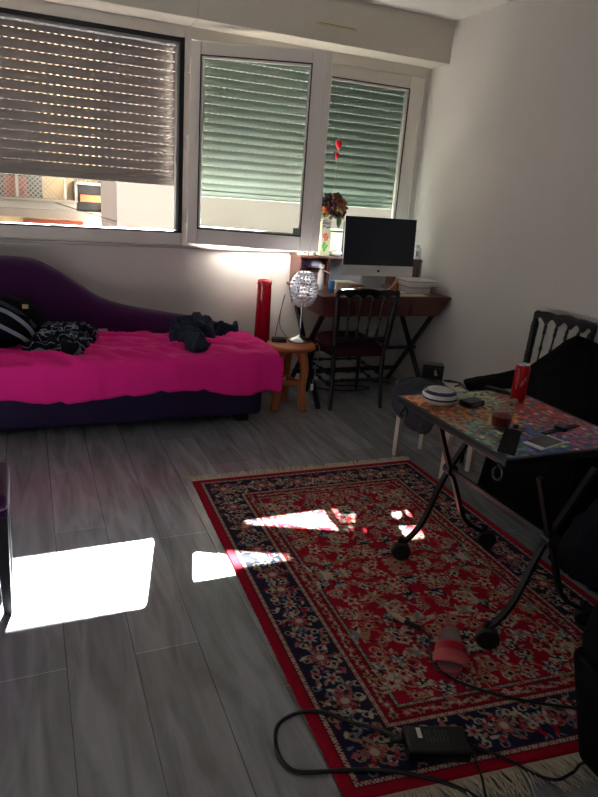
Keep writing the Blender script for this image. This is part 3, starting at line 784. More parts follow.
# shelf unit on the desk
hu = thing('desk_shelf', 'low reddish wooden shelf unit on the back of the writing desk', 'shelf', (2.24, 4.29, .787))
MB().box((1.775,4.185,.984),(2.80,4.385,1.0)).build('top_board', M_dwood, hu, bevel=.002)
for nm, a, c in (('side_panel',1.785,1.80),('divider',2.005,2.02),('divider',2.60,2.614),('side_panel',2.775,2.79)): MB().box((a,4.195,.7875),(c,4.38,.984)).build(nm, M_dwood, hu, bevel=.002)
MB().box((1.80,4.20,.885),(2.005,4.38,.896)).build('shelf_board', M_dwood, hu)
MB().box((2.614,4.197,.7875),(2.775,4.21,.984)).build('door', M_dwood, hu, bevel=.002)
MB().box((1.80,4.37,.7875),(2.6,4.38,.984)).build('back_panel', mat('lilac_white_board', (196,192,204), .7), hu)
def simple(name, label, cat, mb, m, smooth=False, bevel=.003, group=None, auto=None):
    o = mb.build(name, m, smooth=smooth, bevel=bevel, auto=auto); return tag(o, label, cat, group)
# things inside the shelf
b = MB(); b.ball((1.855,4.285,.8965+.034), .038, 20, 12, (1.1,1,.75), lambda d: 1+.2*fbm(d.x*3,d.y*3,d.z*3,3))
simple('purple_cloth', 'crumpled dark purple cloth inside the left shelf compartment', 'cloth', b, M_purple, True, 0)
b = MB(); b.ball((1.945,4.28,.8965+.036), .040, 24, 14, (1.2,1,.75), lambda d: 1+.22*fbm(d.x*3+4,d.y*3,d.z*3,3))
simple('plastic_bag', 'crumpled pale lilac plastic bag inside the left shelf compartment', 'bag', b, mat('pale_lilac_plastic', (200,200,216), .4), True, 0)
bkc = [(96,40,36),(60,52,72),(150,140,130)]
for i, c in enumerate(bkc):
    simple('notebook', ['rust red','slate purple','pale grey'][i]+' notebook lying in the lower left shelf compartment', 'book', MB().box((1.82,4.22,.788+i*.0205),(1.97-.01*i,4.36,.788+i*.0205+.02)), mat('cover%d'%i, c, .6), bevel=.002, group='notebooks in the desk shelf')
# on the shelf top (z=1.0)
pf = thing('picture_frame', 'small white picture frame with a dark curved drawing on the desk shelf', 'frame', (1.82,4.26,1.0))
MB().box((1.785,4.25,1.0005),(1.865,4.266,1.05)).build('frame', M_white, pf, bevel=.002)
MB().box((1.795,4.2485,1.007),(1.857,4.2505,1.044)).build('picture', M_paper, pf)
b = MB(); b.tube(spline([(1.807,4.247,1.038),(1.818,4.247,1.020),(1.835,4.247,1.016),(1.848,4.247,1.02)],6), .0025, 6); b.build('drawing', M_bplast, pf)
cp = thing('small_jar', 'small white jar with lid beside the flower vase on the desk shelf', 'jar', (1.89,4.24,1.0))
MB().lathe([(0,1.0005),(.018,1.0005),(.02,1.005),(.02,1.05),(.014,1.055),(0,1.055)], (1.89,4.24,0), 20, caps=False).build('jar_body', M_white, cp, smooth=True)
MB().lathe([(0,1.055),(.016,1.055),(.016,1.07),(0,1.072)], (1.89,4.24,0), 20, caps=False).build('lid', M_cer, cp, smooth=True, auto=.6)
# vase with painted flowers
fx, fy = 1.965, 4.225
va = thing('flower_vase', 'square cream glass vase painted with pink and green flowers on the desk shelf', 'vase', (fx, fy, 1.0))
MB().prism([(fx-.040,fy-.036),(fx+.040,fy-.036),(fx+.040,fy+.036),(fx-.040,fy+.036)], 1.0005, 1.245).build('vase_body', mat('cream_glass', (206,204,168), .2, coat=.5), va, bevel=.008, seg=3)
b = MB(); g2 = MB(); b2 = MB()
for i in range(14):
    a = rnd.random()*6.28; r = .018*math.sqrt(rnd.random()); b.ball((fx-.004+r*math.cos(a)*1.2, fy-.0365, 1.135+r*math.sin(a)*1.3), .0075, 8, 5, (1,.2,1))
    g2.ball((fx+.002+rnd.uniform(-.022,.022), fy-.0365, 1.07+rnd.uniform(-.03,.025)), .0075, 8, 5, (1,.2,1.4))
    b2.ball((fx+rnd.uniform(-.03,.03), fy-.0365, 1.215+rnd.uniform(-.016,.016)), .007, 8, 5, (1,.2,1))
b.build('painted_blossom', mat('coral_paint', (214,96,92), .4), va); g2.build('painted_leaves', mat('green_paint', (84,160,50), .4), va); b2.build('painted_band', mat('blue_paint', (120,116,170), .4), va)
bq = thing('flower_bouquet', 'bouquet of dark roses and green leaves in the painted vase', 'flowers', (fx, fy, 1.24))
cx_, cy_, czz = 2.012, 4.215, 1.345
for i in range(5):
    a = i*1.3; MB().tube([(fx+.01*math.cos(a), fy+.01*math.sin(a), 1.243), (fx+.02+.02*math.cos(a), fy+.02*math.sin(a), 1.28), (cx_+.04*math.cos(a), cy_+.04*math.sin(a), czz)], .0025, 5).build('stem', mat('stem_green', (58,84,44), .7), bq)
petc = [(72,28,34),(64,40,58),(120,60,38),(150,110,70),(44,26,36),(166,88,50),(86,32,36)]
for i in range(16):
    a = i*2.4; ph = (i+.5)/16; zz = 1-2*ph*.85; rr = math.sqrt(max(0,1-zz*zz))
    c = Vector((cx_+.075*rr*math.cos(a), cy_+.06*rr*math.sin(a)-.01, czz+.072*zz))
    col = petc[i % 7]; b = MB()
    for L_ in range(3):
        for k in range(5):
            an = k*1.257+L_*.6; q = .010*L_+.004
            b.ball(c+Vector((math.cos(an)*q, math.sin(an)*q*.6-.003*(2-L_), math.sin(an)*q*.8)), .0145, 8, 6, (1,.8,1))
    b.build('rose', mat('petal%d'%(i%7), col, .8, var=.3, vscale=30), bq, smooth=True)
def leafmesh(b, c, d, up, l, w):
    c = Vector(c); d = Vector(d).normalized(); s = d.cross(Vector(up)).normalized(); n = s.cross(d)
    pts = []
    for i in range(7):
        u = i/6; ww = w*math.sin(PI*min(1,u*.95+.03))**.8; p = c+d*l*u-n*.25*l*u*u
        pts += [p+s*ww+n*ww*.3, p, p-s*ww+n*ww*.3]
    b.add(pts, [(i*3+j, i*3+j+1, (i+1)*3+j+1, (i+1)*3+j) for i in range(6) for j in range(2)])
for i in range(30):
    a = i*2.39+.4; zz = rnd.uniform(-.9,.7); rr = math.sqrt(1-zz*zz)
    d = Vector((rr*math.cos(a), rr*math.sin(a)*.8, zz)); b = MB()
    leafmesh(b, Vector((cx_,cy_,czz))+d*.062, d+Vector((rnd.uniform(-.4,.4),0,rnd.uniform(-.7,.4))), (0,-1,.2), rnd.uniform(.04,.062), .016)
    b.build('leaf', mat('leaf_green%d'%(i%3), [(70,104,52),(104,130,70),(50,74,44)][i%3], .6), bq, smooth=True)
b = MB(); leafmesh(b, (2.035,4.16,1.30), (.15,-.1,-1), (0,-1,0), .10, .020); b.build('leaf', MATS['leaf_green0'], bq, smooth=True)
hp = thing('heart_pick', 'shiny red heart ornaments on a thin stick rising from the bouquet', 'ornament', (2.02,4.21,1.40))
MB().tube([(2.0,4.20,1.40),(2.012,4.21,1.56),(2.014,4.22,1.69)], .0018, 5).build('stick', mat('straw', (170,160,130), .7), hp)
def hrt(b, c, s):
    def f(u, v):
        t = 2*PI*u; X = 16*math.sin(t)**3/17; Z = (13*math.cos(t)-5*math.cos(2*t)-2*math.cos(3*t)-math.cos(4*t))/17
        r = math.sin(PI*v); return Vector((c[0]+s*X*r*.8, c[1]+s*.45*math.cos(PI*v), c[2]+s*Z*r*1.25))
    b.grid(33, 9, f)
b = MB(); hrt(b, (2.018,4.215,1.755), .034); b.build('heart', mat('heart_red', (240,14,44), .35), hp, smooth=True)
b = MB(); hrt(b, (2.012,4.215,1.685), .022); b.build('heart', MATS['heart_red'], hp, smooth=True)
b = MB(); b.box((2.135,4.235,1.0005),(2.185,4.27,1.25))
sp_ = thing('speaker', 'slim dark upright speaker behind the left edge of the computer screen', 'speaker', (2.16,4.25,1.0))
b.build('cabinet', M_bplast, sp_, bevel=.006); MB().box((2.14,4.232,1.015),(2.18,4.2355,1.235)).build('grille', mat('dark_grille', (44,46,46), .9), sp_)
b = MB(); b.ball((2.08,4.23,1.022), .036, 24, 14, (1.2,.8,.6), lambda d: 1+.25*fbm(d.x*4+1,d.y*4,d.z*4,3))
simple('tissue_wad', 'crumpled white tissue beside the vase on the desk shelf', 'tissue', b, M_white, True, 0)
wb = thing('white_bottle', 'white square bottle at the right end of the desk shelf', 'bottle', (2.776,4.25,1.0))
MB().box((2.752,4.225,1.0005),(2.800,4.275,1.085)).build('bottle_body', M_white, wb, bevel=.005)
MB().box((2.762,4.235,1.085),(2.790,4.265,1.105)).build('cap', M_cer, wb, bevel=.003)
MB().box((2.760,4.223,1.02),(2.783,4.2255,1.06)).build('print', mat('grey_print', (150,148,144), .6), wb)
# the computer
im = thing('desktop_computer', 'silver all-in-one computer with a large black screen on the desk', 'computer', (2.33,4.07,.787))
Mi = Matrix.Translation((2.325,4.06,0)) @ Matrix.Rotation(-.03,4,'Z') @ Matrix.Rotation(-.05,4,'X')
MI = Matrix.Translation((2.350,4.06,.885)) @ Matrix.Rotation(math.radians(-1),4,'Z') @ Matrix.Rotation(math.radians(-4),4,'X')
def backf(u, v):
    X = -.289+.578*u; Z = .41*v; e = max(abs(2*u-1), abs(2*v-1)); return MI @ Vector((X, .008+.038*(1-e**2.5), Z))
b = MB(); b.box((-.289,0,0),(.289,.010,.41),M=MI); b.grid(20,16,backf); b.build('casing', M_alu, im, smooth=False, bevel=.0)
MB().box((-.289,-.0022,.075),(.289,.0002,.41),M=MI).build('screen', M_screen, im, bevel=.0015)
b = MB(); b.box((-.289,-.0015,0),(.289,.0,.0745),M=MI); chn = b.build('chin', mat('chin_silver', (214,212,210), .45, metal=.1), im)
ap = [(.0,.006),(.004,.0085),(.008,.0075),(.0105,.003),(.0085,.000),(.0105,-.005),(.007,-.0095),(.003,-.0105),(0,-.0095),(-.003,-.0105),(-.007,-.0095),(-.0105,-.004),(-.0108,.003),(-.008,.0075),(-.004,.0085)]
b = MB(); b.prism([(x_*1.0, y_) for x_, y_ in ap], 0, .0012, MI @ Matrix.Translation((0,-.0016,.037)) @ Matrix.Rotation(PI/2,4,'X'))
b.prism([(.0005,.009),(.005,.0145),(.0045,.0105)], 0, .0012, MI @ Matrix.Translation((0,-.0016,.037)) @ Matrix.Rotation(PI/2,4,'X'))
b.build('emblem', M_bplast, im)
b = MB(); b.hexa([Vector(p) for p in ((2.235,4.105,.795),(2.415,4.105,.795),(2.415,4.125,.795),(2.235,4.125,.795))], [Vector(p) for p in ((2.235,4.075,.99),(2.415,4.075,.99),(2.415,4.09,.99),(2.235,4.09,.99))])
b.box((2.235,3.955,.7875),(2.415,4.125,.796)); b.build('stand', M_alu, im, bevel=.003)
# desk clutter
kb = thing('keyboard', 'slim white keyboard lying below the computer screen', 'keyboard', (2.33,3.87,.787))
MB().box((2.20,3.845,.7875),(2.48,3.93,.797)).build('case', M_alu, kb, bevel=.003)
b = MB()
for r_ in range(5):
    for c in range(14): b.box((2.208+c*.0193,3.852+r_*.0148,.797),(2.208+c*.0193+.016,3.852+r_*.0148+.0122,.7995))
b.build('key', M_white, kb)['kind'] = 'stuff'
wx1 = thing('white_carton', 'lower white carton of the stack at the right of the desk', 'box', (2.62,3.98,.787), group='white cartons on the desk')
MB().box((2.535,3.90,.7875),(2.71,4.06,.838)).build('carton_body', M_white, wx1, bevel=.002)
MB().box((2.534,3.899,.825),(2.711,4.061,.829)).build('lid_seam', mat('seam_grey', (130,126,120), .7), wx1)
Mb = Matrix.Translation((2.635,3.98,.8385)) @ Matrix.Rotation(-.06,4,'Z')
wx2 = thing('white_carton', 'upper wider white carton of the stack at the right of the desk', 'box', (2.62,3.98,.8385), group='white cartons on the desk')
MB().box((-.125,-.095,0),(.125,.095,.042),M=Mb).build('carton_body', M_white, wx2, bevel=.002)
MB().box((-.126,-.096,.03),(.126,.096,.033),M=Mb).build('lid_seam', MATS['seam_grey'], wx2)
simple('paper_sheet', 'beige paper sheets lying at the right front of the desk', 'paper', MB().box((2.38,3.765,.7872),(2.60,3.835,.792)), M_paper, bevel=.001)
simple('carton', 'long low off-white carton at the left of the desk', 'box', MB().box((2.00,4.02,.7875),(2.17,4.14,.84)), M_paper)
simple('kraft_box', 'small brown cardboard box in front of the off-white carton', 'box', MB().box((2.09,3.95,.7875),(2.19,4.01,.835)), M_card)
sbt = thing('spray_bottle', 'tall slim white bottle at the left corner of the desk', 'bottle', (1.865,4.0,.787))
MB().lathe([(0,.7875),(.024,.7875),(.026,.80),(.023,.90),(.014,.925),(.013,.935),(0,.935)], (1.865,4.0,0), 20, caps=False).build('bottle_body', M_cer, sbt, smooth=True)
MB().ball((1.868,4.0,.95), .02, 14, 10, (1,1,.9)).build('cap', M_white, sbt, smooth=True)
MB().bar((1.875,3.99,.925),(1.93,3.97,.905),.008,.008).build('nozzle', M_white, sbt)
bb = thing('blue_tub', 'small translucent blue tub on the left of the desk', 'tub', (1.915,3.92,.787))
MB().lathe([(0,.7875),(.019,.7875),(.022,.83),(.024,.865),(.022,.866),(.018,.80),(0,.80)], (1.915,3.92,0), 20, caps=False).build('tub_body', mat('blue_plastic', (60,122,176), .3), bb, smooth=True)
MB().ball((1.917,3.92,.86), .016, 12, 8, (1.2,1,.6)).build('cap', mat('pale_blue', (110,160,196), .4), bb, smooth=True)
for i, (xx, yy_) in enumerate(((2.03,3.86),(2.115,3.85))):
    j = thing('amber_jar', ['left','right'][i]+' amber glass jar partly hidden behind the desk chair rail', 'jar', (xx,yy_,.787), group='amber jars behind the chair rail')
    MB().lathe([(0,.7875),(.022,.7875),(.025,.80),(.024,.825),(0,.825)], (xx,yy_,0), 18, caps=False).build('jar_body', mat('amber', (140,74,34), .25, coat=.4), j, smooth=True)
    MB().lathe([(0,.825),(.020,.825),(.020,.835),(0,.836)], (xx,yy_,0), 18, caps=False).build('lid', M_card, j, smooth=True, auto=.6)
simple('black_case', 'small black case behind the stand at the right of the computer', 'case', MB().box((2.52,4.08,.7875),(2.60,4.13,.86)), M_bplast)
b = MB(); b.hexa([Vector(p) for p in ((2.46,4.03,.7875),(2.505,4.03,.7875),(2.505,4.06,.7875),(2.46,4.06,.7875))], [Vector(p) for p in ((2.495,4.03,.865),(2.51,4.03,.87),(2.51,4.06,.87),(2.495,4.06,.865))])
simple('orange_wedge', 'orange folded card standing behind the keyboard', 'card', b, mat('orange_card', (216,120,70), .6), bevel=.001)
simple('white_cable', 'white cable looping under the right of the computer screen', 'cable', MB().tube(spline([(2.38,3.97,.80),(2.43,4.0,.81),(2.47,4.0,.85),(2.49,4.02,.87)],8), .004, 6), M_white, True, 0)
# cables on floor below the desk
simple('power_cable', 'looped black power cable on the floor below the desk', 'cable', MB().tube(spline([(1.95,4.22,.005),(2.10,4.12,.005),(2.28,4.08,.006),(2.42,4.12,.006),(2.30,4.2,.006),(2.1,4.22,.012),(2.2,4.31,.006),(2.5,4.33,.006),(2.66,4.20,.006)],8), .0055, 6), M_bplast, True, 0)
ps = thing('power_strip', 'small pale power strip on the floor below the desk', 'power strip', (2.2,4.2,0))
MB().box((2.16,4.225,.0005),(2.27,4.26,.022)).build('body', mat('grey_socket', (120,116,110), .5), ps, bevel=.004)
MB().box((2.19,4.235,.022),(2.20,4.25,.024)).build('socket', M_bplast, ps)

# ------------------------------------------------------------------ mosaic folding table
TZ = .66; tx0, tx1, ty0, ty1 = 1.372, 1.965, 1.432, 2.098
mt = thing('mosaic_table', 'black iron folding table with a multicoloured mosaic top on casters', 'table', (1.67,1.76,0))
MB().box((tx0,ty0,TZ-.030),(tx1,ty1,TZ-.004)).build('tabletop', M_iron, mt, bevel=.006)
b = MB(); e = .012
for a, c in (((tx0,ty0,TZ-.005),(tx0+e,ty1,TZ)),((tx1-e,ty0,TZ-.005),(tx1,ty1,TZ)),((tx0,ty0,TZ-.005),(tx1,ty0+e,TZ)),((tx0,ty1-e,TZ-.005),(tx1,ty1,TZ))): b.box(a, c)
b.build('rim', mat('dark_rim', (40,34,32), .4), mt, bevel=.001)
b = MB(); nx_, ny_ = 36, 42; wx_, wy_ = (tx1-tx0-2*e)/nx_, (ty1-ty0-2*e)/ny_
zones = [((.10,.85),(206,120,54)),((.55,.95),(150,166,120)),((.40,.55),(196,140,80)),((.85,.65),(190,52,54)),((.45,.22),(62,98,160)),((.15,.4),(120,150,130)),((.95,.3),(176,60,84)),((.75,.2),(150,80,130)),((.2,.65),(176,110,60)),((.65,.42),(160,70,90)),((.5,.8),(140,160,130))]
for j in range(ny_):
    for i in range(nx_):
        u, v = (i+.5)/nx_, (j+.5)/ny_
        best = sorted(zones, key=lambda z: math.hypot(z[0][0]-u, z[0][1]-v)+rnd.uniform(-.13,.13))[0][1]
        k = rnd.random()
        c = best if k < .72 else rnd.choice(((190,180,150),(90,140,90),(200,120,60),(70,100,150),(170,60,60),(60,60,70)))
        g = rnd.uniform(.8,1.45); c = lin([min(255, q*g) for q in c])
        q = .0011; xa = tx0+e+i*wx_; ya = ty0+e+j*wy_; zt_ = TZ-.0005+rnd.uniform(0,.0008)
        jx = rnd.uniform(-.0006,.0006)
        b.add([(xa+q+jx,ya+q,TZ-.004),(xa+wx_-q+jx,ya+q,TZ-.004),(xa+wx_-q+jx,ya+wy_-q,TZ-.004),(xa+q+jx,ya+wy_-q,TZ-.004),(xa+q+jx,ya+q,zt_),(xa+wx_-q+jx,ya+q,zt_+rnd.uniform(-.0005,.0005)),(xa+wx_-q+jx,ya+wy_-q,zt_),(xa+q+jx,ya+wy_-q,zt_)], [(4,5,6,7),(0,1,5,4),(1,2,6,5),(2,3,7,6),(3,0,4,7)], c)
b.build('mosaic', attr_mat('mosaic_glass', rough=.28, coat=.2), mt)
for yy_ in (1.90, 1.345):
    for s in (0, 1):
        tx = (1.43, 1.68)[s]; fx_ = (1.77, 1.345)[s]; kx = 1.535; kz = .39
        yo = yy_+(.008 if s else -.008)
        pts = spline([(tx,yo,.635),(kx+(-.01 if s == 0 else .01),yo,kz+.02),(kx+(.03 if s == 0 else -.03),yo,kz-.06),(kx+(.10 if s==0 else -.09),yo,.17),(fx_+(-.035 if s==0 else .035),yo,.095),(fx_,yo,.088)], 8)
        b = MB()
        for p, q in zip(pts, pts[1:]): b.bar(p, q+(q-p)*.08, .016, .020, (0,1,0))
        lg = b.build('leg', M_iron, mt)
        # caster at foot
        cm = MB(); cm.lathe([(.0,-.014),(.033,-.014),(.040,-.008),(.040,.008),(.033,.014),(0,.014)], (fx_+.004,yo-.012,.0508), 24, ax=Vector((.62,.78,0)).to_track_quat('Z','Y').to_matrix(), caps=False)
        cst = cm.build('caster', M_bplast, mt, smooth=True, auto=.6)
        MB().tube([(fx_,yo,.080),(fx_,yo,.112)], .009, 10).build('swivel', M_iron, cst, smooth=True)
    MB().lathe([(0,-.02),(.024,-.02),(.024,.02),(0,.02)], (1.535,yy_,.40), 18, ax=Matrix.Rotation(PI/2,3,'X'), caps=False).build('pivot', M_iron, mt)
MB().bar((1.535,1.345,.40),(1.535,1.90,.40),.012,.020).build('cross_bar', M_iron, mt, bevel=.002)
for yy_ in (2.045, 1.462):
    b = MB(); pts = []
    for i in range(26):
        a = PI*.5+i/25*PI*2.0; r = .030-.016*i/25
        pts.append((1.372, yy_+r*math.cos(a), TZ-.058+r*math.sin(a)))
    b.tube(pts, [.0055]*25+[.010], 8); b.build('scroll_handle', M_iron, mt, smooth=True)
    MB().bar((1.38,yy_-.002,TZ-.03),(1.372,yy_-.002,TZ-.022),.01,.01).build('bracket', M_iron, mt)
Z = TZ+.0012
# ashtray
at = thing('ashtray', 'round white ceramic ashtray with navy bands on the mosaic table corner', 'ashtray', (1.485,1.975,Z))
MB().lathe([(0,Z),(.045,Z),(.062,Z+.012),(.070,Z+.03),(.066,Z+.046),(.052,Z+.058),(.044,Z+.060),(.038,Z+.056),(.036,Z+.03),(0,Z+.026)], (1.485,1.975,0), 40, caps=False).build('bowl', M_cer, at, smooth=True)
MB().lathe([(.0655,Z+.047),(.0625,Z+.0525),(.0545,Z+.0585),(.0525,Z+.0565),(.061,Z+.050)], (1.485,1.975,0), 40, caps=False).build('band', M_blue, at, smooth=True)
MB().lathe([(.0695,Z+.0245),(.0710,Z+.0285),(.0710,Z+.0305),(.0695,Z+.0325)], (1.485,1.975,0), 40, caps=False).build('band', M_blue, at, smooth=True)
Mc = Matrix.Translation((1.610,1.925,Z)) @ Matrix.Rotation(.25,4,'Z')
cb = thing('cigarette_packet', 'flat dark packet lying beside the ashtray on the mosaic table', 'packet', (1.61,1.925,Z))
MB().box((-.045,-.028,0),(.045,.028,.022),M=Mc).build('packet_body', mat('dark_packet', (34,30,30), .4), cb, bevel=.002)
MB().box((-.02,-.0285,.006),(.02,-.0275,.016),M=Mc).build('printed_label', mat('label_grey', (110,104,98), .6), cb)
MB().box((.008,-.0285,0),(.0085,.0285,.0223),M=Mc).build('lid_line', M_bplast, cb)
Mc = Matrix.Translation((1.605,2.02,Z)) @ Matrix.Rotation(.1,4,'Z')
simple('folded_napkin', 'folded pale grey napkin behind the dark packet on the mosaic table', 'napkin', MB().box((-.05,-.035,0),(.05,.035,.010),M=Mc), mat('pale_grey_paper', (168,170,164), .8), bevel=.002)
# tea glass
gx, gy = 1.555, 1.685
tg = thing('tea_glass', 'small clear tumbler half full of red tea on the mosaic table', 'glass', (gx,gy,Z))
MB().lathe([(0,Z),(.030,Z),(.034,Z+.006),(.041,Z+.075),(.0395,Z+.075),(.0325,Z+.009),(0,Z+.008)], (gx,gy,0), 36, caps=False).build('tumbler', M_cglass, tg, smooth=True)
MB().lathe([(0,Z+.010),(.031,Z+.010),(.0355,Z+.046),(0,Z+.046)], (gx,gy,0), 36, caps=False).build('tea', M_tea, tg, smooth=True, auto=.6)
MB().lathe([(.0393,Z+.0735),(.0413,Z+.0735),(.0413,Z+.0755),(.0393,Z+.0755),(.0393,Z+.0735)], (gx,gy,0), 36, caps=False).build('rim', mat('glass_rim', (190,190,186), .15), tg, smooth=True)
# can
kx_, ky_ = 1.845, 1.93
cn = thing('drinks_can', 'tall red drinks can with a silver emblem at the far edge of the mosaic table', 'can', (kx_,ky_,Z))
MB().lathe([(0,Z+.003),(.020,Z+.001),(.025,Z+.004),(.0300,Z+.014),(.0300,Z+.146),(.0262,Z+.158)], (kx_,ky_,0), 36, caps=False).build('can_body', mat('can_red', (196,12,24), .3, metal=.25), cn, smooth=True)
MB().lathe([(.0262,Z+.158),(.0272,Z+.163),(.0255,Z+.1645),(.0235,Z+.160),(0,Z+.160)], (kx_,ky_,0), 36, caps=False).build('can_lid', M_chrome, cn, smooth=True)
MB().box((kx_-.012,ky_-.006,Z+.160),(kx_+.008,ky_+.006,Z+.1625)).build('pull_tab', M_chrome, cn, bevel=.001)
def canpt(a, z, r=.0304): return Vector((kx_+r*math.cos(a), ky_+r*math.sin(a), Z+z))
def canpoly(b, pts):   # pts (dx, z) wrapped on the can about the camera-facing side
    a0 = math.radians(226); t = [canpt(a0+p[0]/.030, p[1]) for p in pts]; u = [canpt(a0+p[0]/.030, p[1], .0295) for p in pts]; n = len(pts)
    b.add(t+u, [tuple(range(n))]+[(i,(i+1)%n,n+(i+1)%n,n+i) for i in range(n)])
b = MB()
canpoly(b, [(.000,.070),(.004,.075),(.002,.083)]); canpoly(b, [(.002,.083),(.004,.075),(.010,.082),(.012,.094),(.006,.092)]); canpoly(b, [(.006,.092),(.012,.094),(.020,.104),(.022,.118),(.014,.106)])
canpoly(b, [(.010,.082),(.020,.086),(.014,.090)]); canpoly(b, [(.012,.094),(.026,.098),(.020,.104)])
b.build('emblem', mat('silver_print', (190,190,196), .35, metal=.5), cn)
b = MB()
z_ = .146
for ch_ in range(7):   # illegible vertical lettering
    w = rnd.choice((.006,.008)); h = .009
    for (x0_, z0_, x1_, z1_) in ((0,0,.0018,h),(w-.0018,0,w,h)) if ch_ % 3 else ((0,0,.0018,h),(0,h-.002,w,h),(0,0,w,.002)):
        q = -.016-x0_*0; canpoly(b, [(q+x0_, z_-h+z0_),(q+x1_, z_-h+z0_),(q+x1_, z_-h+z1_),(q+x0_, z_-h+z1_)])
    z_ -= .0125
b.build('lettering', mat('pale_print', (226,200,196), .5), cn)
b = MB(); b.ball((kx_-.045,ky_-.03,Z+.012), .014, 20, 12, (1.3,1,.9), lambda d: 1+.3*fbm(d.x*5,d.y*5,d.z*5+9,3))
simple('foil_scrap', 'crumpled silver foil scrap left of the red can', 'foil', b, mat('foil', (176,172,160), .35, metal=.6), True, 0)
# remote, pouch, phone, watch, cap
rm = thing('remote_control', 'slim black remote control at the back edge of the mosaic table', 'remote', (1.87,2.06,Z))
Mm = Matrix.Translation((1.858,2.055,Z)) @ Matrix.Rotation(math.radians(-58),4,'Z')
MB().box((-.062,-.013,0),(.062,.013,.015),M=Mm).build('case', M_bplast, rm, bevel=.004)
b = MB(); [b.box((-.05+i*.014,-.006,.015),(-.042+i*.014,.006,.0165),M=Mm) for i in range(8)]; b.build('button', mat('grey_button', (70,72,74), .6), rm)['kind'] = 'stuff'
M_sp = streak_mat('speckled_black', (20,20,22), (70,70,70), 60, .5, .15)
Mp = Matrix.Translation((1.490,1.556,Z)) @ Matrix.Rotation(math.radians(44),4,'Z')
po = thing('glasses_pouch', 'flat speckled black pouch lying across the near corner of the mosaic table', 'pouch', (1.49,1.556,Z))
MB().box((-.125,-.029,0),(.125,.029,.007),M=Mp).build('pouch_body', M_sp, po, bevel=.003)
MB().lathe([(0,0),(.010,0),(.011,.008),(.009,.011),(0,.011)], (1.612,1.668,Z), 18, caps=False).build('clasp', M_bplast, po, smooth=True)
Mp = Matrix.Translation((1.607,1.515,Z)) @ Matrix.Rotation(math.radians(14),4,'Z')
ph_ = thing('smartphone', 'white smartphone with a dark screen lying near the front edge of the mosaic table', 'phone', (1.6,1.515,Z))
MB().box((-.074,-.037,0),(.074,.037,.008),M=Mp).build('body', M_white, ph_, bevel=.004)
MB().box((-.056,-.034,.008),(.056,.034,.0085),M=Mp).build('screen', mat('grey_screen', (58,56,62), .2), ph_)
MB().lathe([(.0035,0),(.0045,.0004),(.0045,.0008),(.0035,.001)], Mp @ Vector((.065,0,.0078)), 12, caps=False).build('home_button', M_alu, ph_)
wt = thing('wristwatch', 'black wristwatch with its strap laid out beside the smartphone', 'watch', (1.77,1.61,Z))
Mp = Matrix.Translation((1.775,1.612,Z)) @ Matrix.Rotation(math.radians(12),4,'Z')
MB().box((-.105,-.011,0),(-.018,.011,.006),M=Mp).build('strap', M_bplast, wt, bevel=.002)
MB().box((.018,-.012,0),(.105,.012,.006),M=Mp).build('strap', M_bplast, wt, bevel=.002)
MB().lathe([(0,0),(.022,0),(.024,.004),(.023,.014),(.019,.016),(0,.016)], Mp @ Vector((0,0,0)), 24, caps=False).build('watch_case', M_bplast, wt, smooth=True, auto=.7)
MB().lathe([(.018,.0163),(.0,.0165)], Mp @ Vector((0,0,0)), 24, caps=False).build('dial', mat('dial_grey', (52,54,58), .2), wt)

# ------------------------------------------------------------------ white side stool behind the table
ss = thing('white_side_table', 'low white wooden stool behind the mosaic table with grey cloth on it', 'stool', (2.09,2.70,0))
Ms = Matrix.Translation((2.075,2.745,0)) @ Matrix.Rotation(math.radians(14),4,'Z')
MB().box((-.13,-.23,.42),(.13,.23,.445),M=Ms).build('seat', M_lwood, ss, bevel=.004)
for a in (-1,1):
    for c in (-1,1): MB().box((a*.110-.016,c*.18-.016,0),(a*.110+.016,c*.18+.016,.42),M=Ms).build('leg', M_lwood, ss, bevel=.003)
    MB().box((a*.110-.008,-.18,.36),(a*.110+.008,.18,.42),M=Ms).build('apron', M_lwood, ss)
MB().box((-.110,-.188,.36),(.110,-.172,.42),M=Ms).build('apron', M_lwood, ss); MB().box((-.110,.172,.36),(.110,.188,.42),M=Ms).build('apron', M_lwood, ss)
def gf(d): return 1+.16*fbm(d.x*2.4+2,d.y*2.4,d.z*2.4,3)+.05*math.sin(d.z*9+d.x*5)
b = MB()
rings = 22; seg_ = 40; vs = []
# cloth slung over the stool's left edge: lofted fold from the top down to its hanging end
for i in range(rings):
    t = i/(rings-1)
    path = spline([(2.03,2.74,.458),(1.955,2.72,.466),(1.885,2.72,.43),(1.855,2.67,.34),(1.875,2.63,.255)], 6)
    p = path[min(int(t*(len(path)-1)), len(path)-1)]; q = path[min(int(t*(len(path)-1))+1, len(path)-1)]
    dd = (path[min(int(t*(len(path)-1))+1, len(path)-1)]-path[max(int(t*(len(path)-1))-1,0)]).normalized()
    side = Vector((.22,-.97,0)); nn = dd.cross(side).normalized()
    wv = (.140+.03*math.sin(t*3))*math.sqrt(max(.02, 1-(max(0,t-.6)/.42)**2))*(math.sqrt(min(1,(t+.02)*6))); th = .035*math.sqrt(max(.03,1-(2*t-1)**6))
    for j in range(seg_):
        a = 2*PI*j/seg_; w = side*math.cos(a)*wv+nn*math.sin(a)*th*(1+1.1*fbm(math.cos(a)*3,t*4,2,3))
        vs.append(p+w+Vector((.008*fbm(a*2,t*6,7,2),0,.006*math.sin(a*5+t*6))))
fs = [(i*seg_+j, i*seg_+(j+1)%seg_, (i+1)*seg_+(j+1)%seg_, (i+1)*seg_+j) for i in range(rings-1) for j in range(seg_)]+[tuple(range(seg_-1,-1,-1)), tuple((rings-1)*seg_+j for j in range(seg_))]
b.add(vs, fs)
